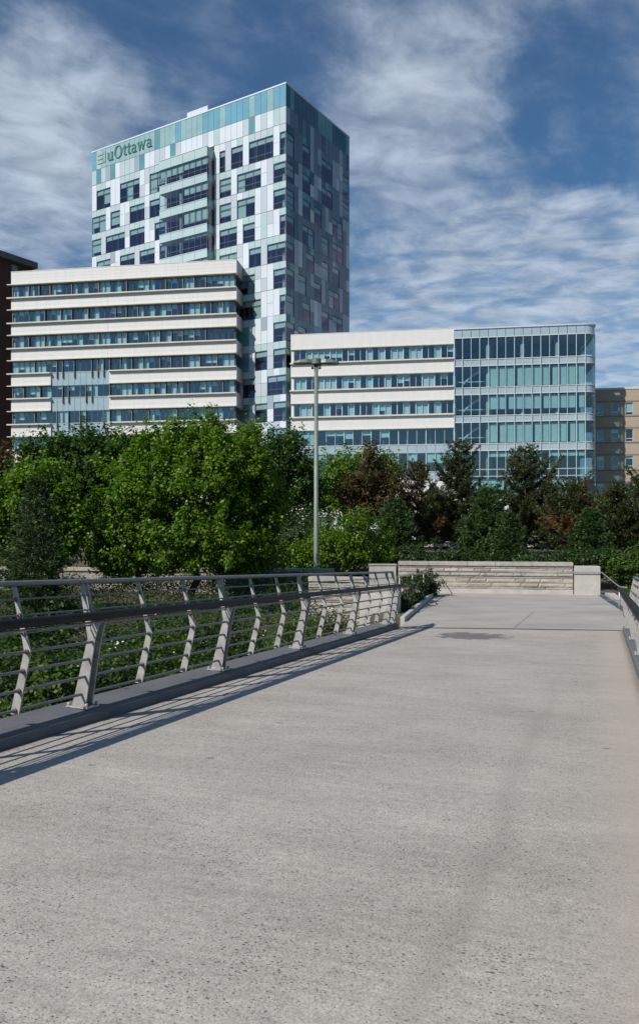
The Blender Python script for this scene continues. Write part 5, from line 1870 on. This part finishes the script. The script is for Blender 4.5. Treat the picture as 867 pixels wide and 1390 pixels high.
def hedge_field(n):
    """uneven low thicket on the bank below the left railing"""
    u = rg.uniform(-1, 34, n); w = 0.6 + 26 * rg.uniform(0, 1, n) ** 1.5
    X = SU * u + CU * (VL - w); Y = CU * u - SU * (VL - w)
    top = np.array([1.0 + 0.6 * mnoise.noise((x * 0.7, y * 0.7, 3.3)) + 0.35 * mnoise.noise((x * 2.0, y * 2.0, 8.1)) for x, y in zip(X, Y)])
    gzv = np.array([gz(x, y) for x, y in zip(X, Y)])
    k = (Y < 34.0) & ~((Y > 23) & (X > 0.9)) & ~((Y > 21.3) & (X > 1.0) & (X < 2.6))
    return np.stack([X, Y, gzv + top * rg.uniform(0.0, 1.0, n) ** 0.4], 1)[k]


P = hedge_field(190000)
dr = unit(rg.normal(0, 0.7, (len(P), 3)) + np.array([0.25, -0.35, 0.8]))
V = leaves(P, dr, 0.085, rg, aspect=0.62, spread=0.9)
o = quads_object('ground_cover', V, M['shrub_dark'], None)
setp(o, 'dark leafy undergrowth covering the bank below the left railing', 'ground cover', kind='stuff')

SH = [  # u, w, rx, height above the deck line, material, label
    (5.2, 1.95, 1.25, 0.45, 'shrub', 'yellow green shrub below the railing nearest the left edge of the photo'),
    (7.6, 1.6, 1.0, 0.45, 'shrub', 'yellow green shrub right behind the first whole railing post'),
    (8.6, 2.4, 1.2, 0.75, 'shrub_dark', 'dark shrub dotted with cream blossoms behind the second gap of the railing'),
    (10.2, 1.55, 0.95, 0.40, 'shrub', 'shrub below the railing just past the second whole post'),
    (11.6, 2.3, 1.2, 0.55, 'shrub_dark', 'dark shrub under the middle of the left railing'),
    (12.8, 1.25, 0.85, 0.40, 'shrub_dark', 'shrub beside the third whole post of the left railing'),
    (15.0, 1.4, 0.9, 0.45, 'shrub', 'shrub with a few blossoms near the far end of the left railing'),
    (17.2, 1.3, 0.7, 0.35, 'shrub', 'last small shrub before the concrete end wall'),
    (3.0, 2.3, 1.4, 0.45, 'shrub', 'shrub at the very left, beneath the nearest railing bay'),
    (6.2, 3.9, 1.5, 0.85, 'spruce_dark', 'dark shrub further down the bank in front of the dark spruce'),
    (14.0, 3.2, 1.3, 0.6, 'shrub_dark', 'dark shrub down the bank below the short stone wall'),
]
BL = []
for i, (u, w, rx, hh, mk_, lab) in enumerate(SH):
    X, Y = bank(u, w)
    b = G(X, Y)
    zt = DA * X + DB * Y + hh
    H = zt - b.z
    rs_ = np.random.default_rng(500 + i)
    lb = [(0, 0, H * 0.55, rx, rx, H * 0.47)]
    for k in range(6):
        a_ = k * 1.05 + rs_.uniform(0, 0.6)
        r_ = rx * rs_.uniform(0.4, 0.7)
        lb.append((math.cos(a_) * rx * 0.75, math.sin(a_) * rx * 0.75, H * rs_.uniform(0.45, 0.78), r_, r_, r_ * 0.85))
    broadleaf('shrub', b, lb, lab, M[mk_], leaf=0.062, nclump=300, per=70, crad=0.20, trunk_r=0.03, seed=500 + i, group='shrubs below the left railing', cat='shrub', trunk_top=0.4, multi=3)
    if i in (1, 2, 3, 4, 6, 10):
        cp, dr_ = in_lobes(lb, 34 if i == 2 else 14, rs_, 0.1)
        for c, d_ in zip(cp, dr_):
            if d_[2] > -0.3:
                for _ in range(rs_.integers(3, 9)):
                    BL.append((np.array(b) + c * 1.04 + rs_.normal(0, 0.05, 3), d_))
P = np.array([q[0] for q in BL]); D_ = np.array([q[1] for q in BL])
V = leaves(P, D_ + np.array([0, -0.4, 0.4]), 0.042, rg, aspect=0.95)
o = quads_object('blossoms', V, M['flower'], None)
setp(o, 'tiny cream white blossoms scattered over the shrubs below the left railing', 'flowers', kind='stuff')


# grass right of the plaza
def grass_pts(n):
    X = rg.uniform(9.3, 24, n); Y = rg.uniform(19, 36, n)
    k = (X > 9.4 + (Y - 21.6) * 0.235 + 0.5) & ~((Y > 29) & (X < 11.2))
    X, Y = X[k], Y[k]
    return np.stack([X, Y, np.array([gz(x, y) for x, y in zip(X, Y)])], 1)


P = grass_pts(42000)
dv_ = np.tile([0.0, 0.0, 1.0], (len(P), 1))
V = needles(P, dv_, 0.34, 0.035, rg, per=2, cone=0.35)
o = quads_object('grass', V, M['grass'], None)
setp(o, 'long green grass right of the plaza below the handrail', 'grass', kind='stuff')
print('window count tower', cnt, 'needles', NL)
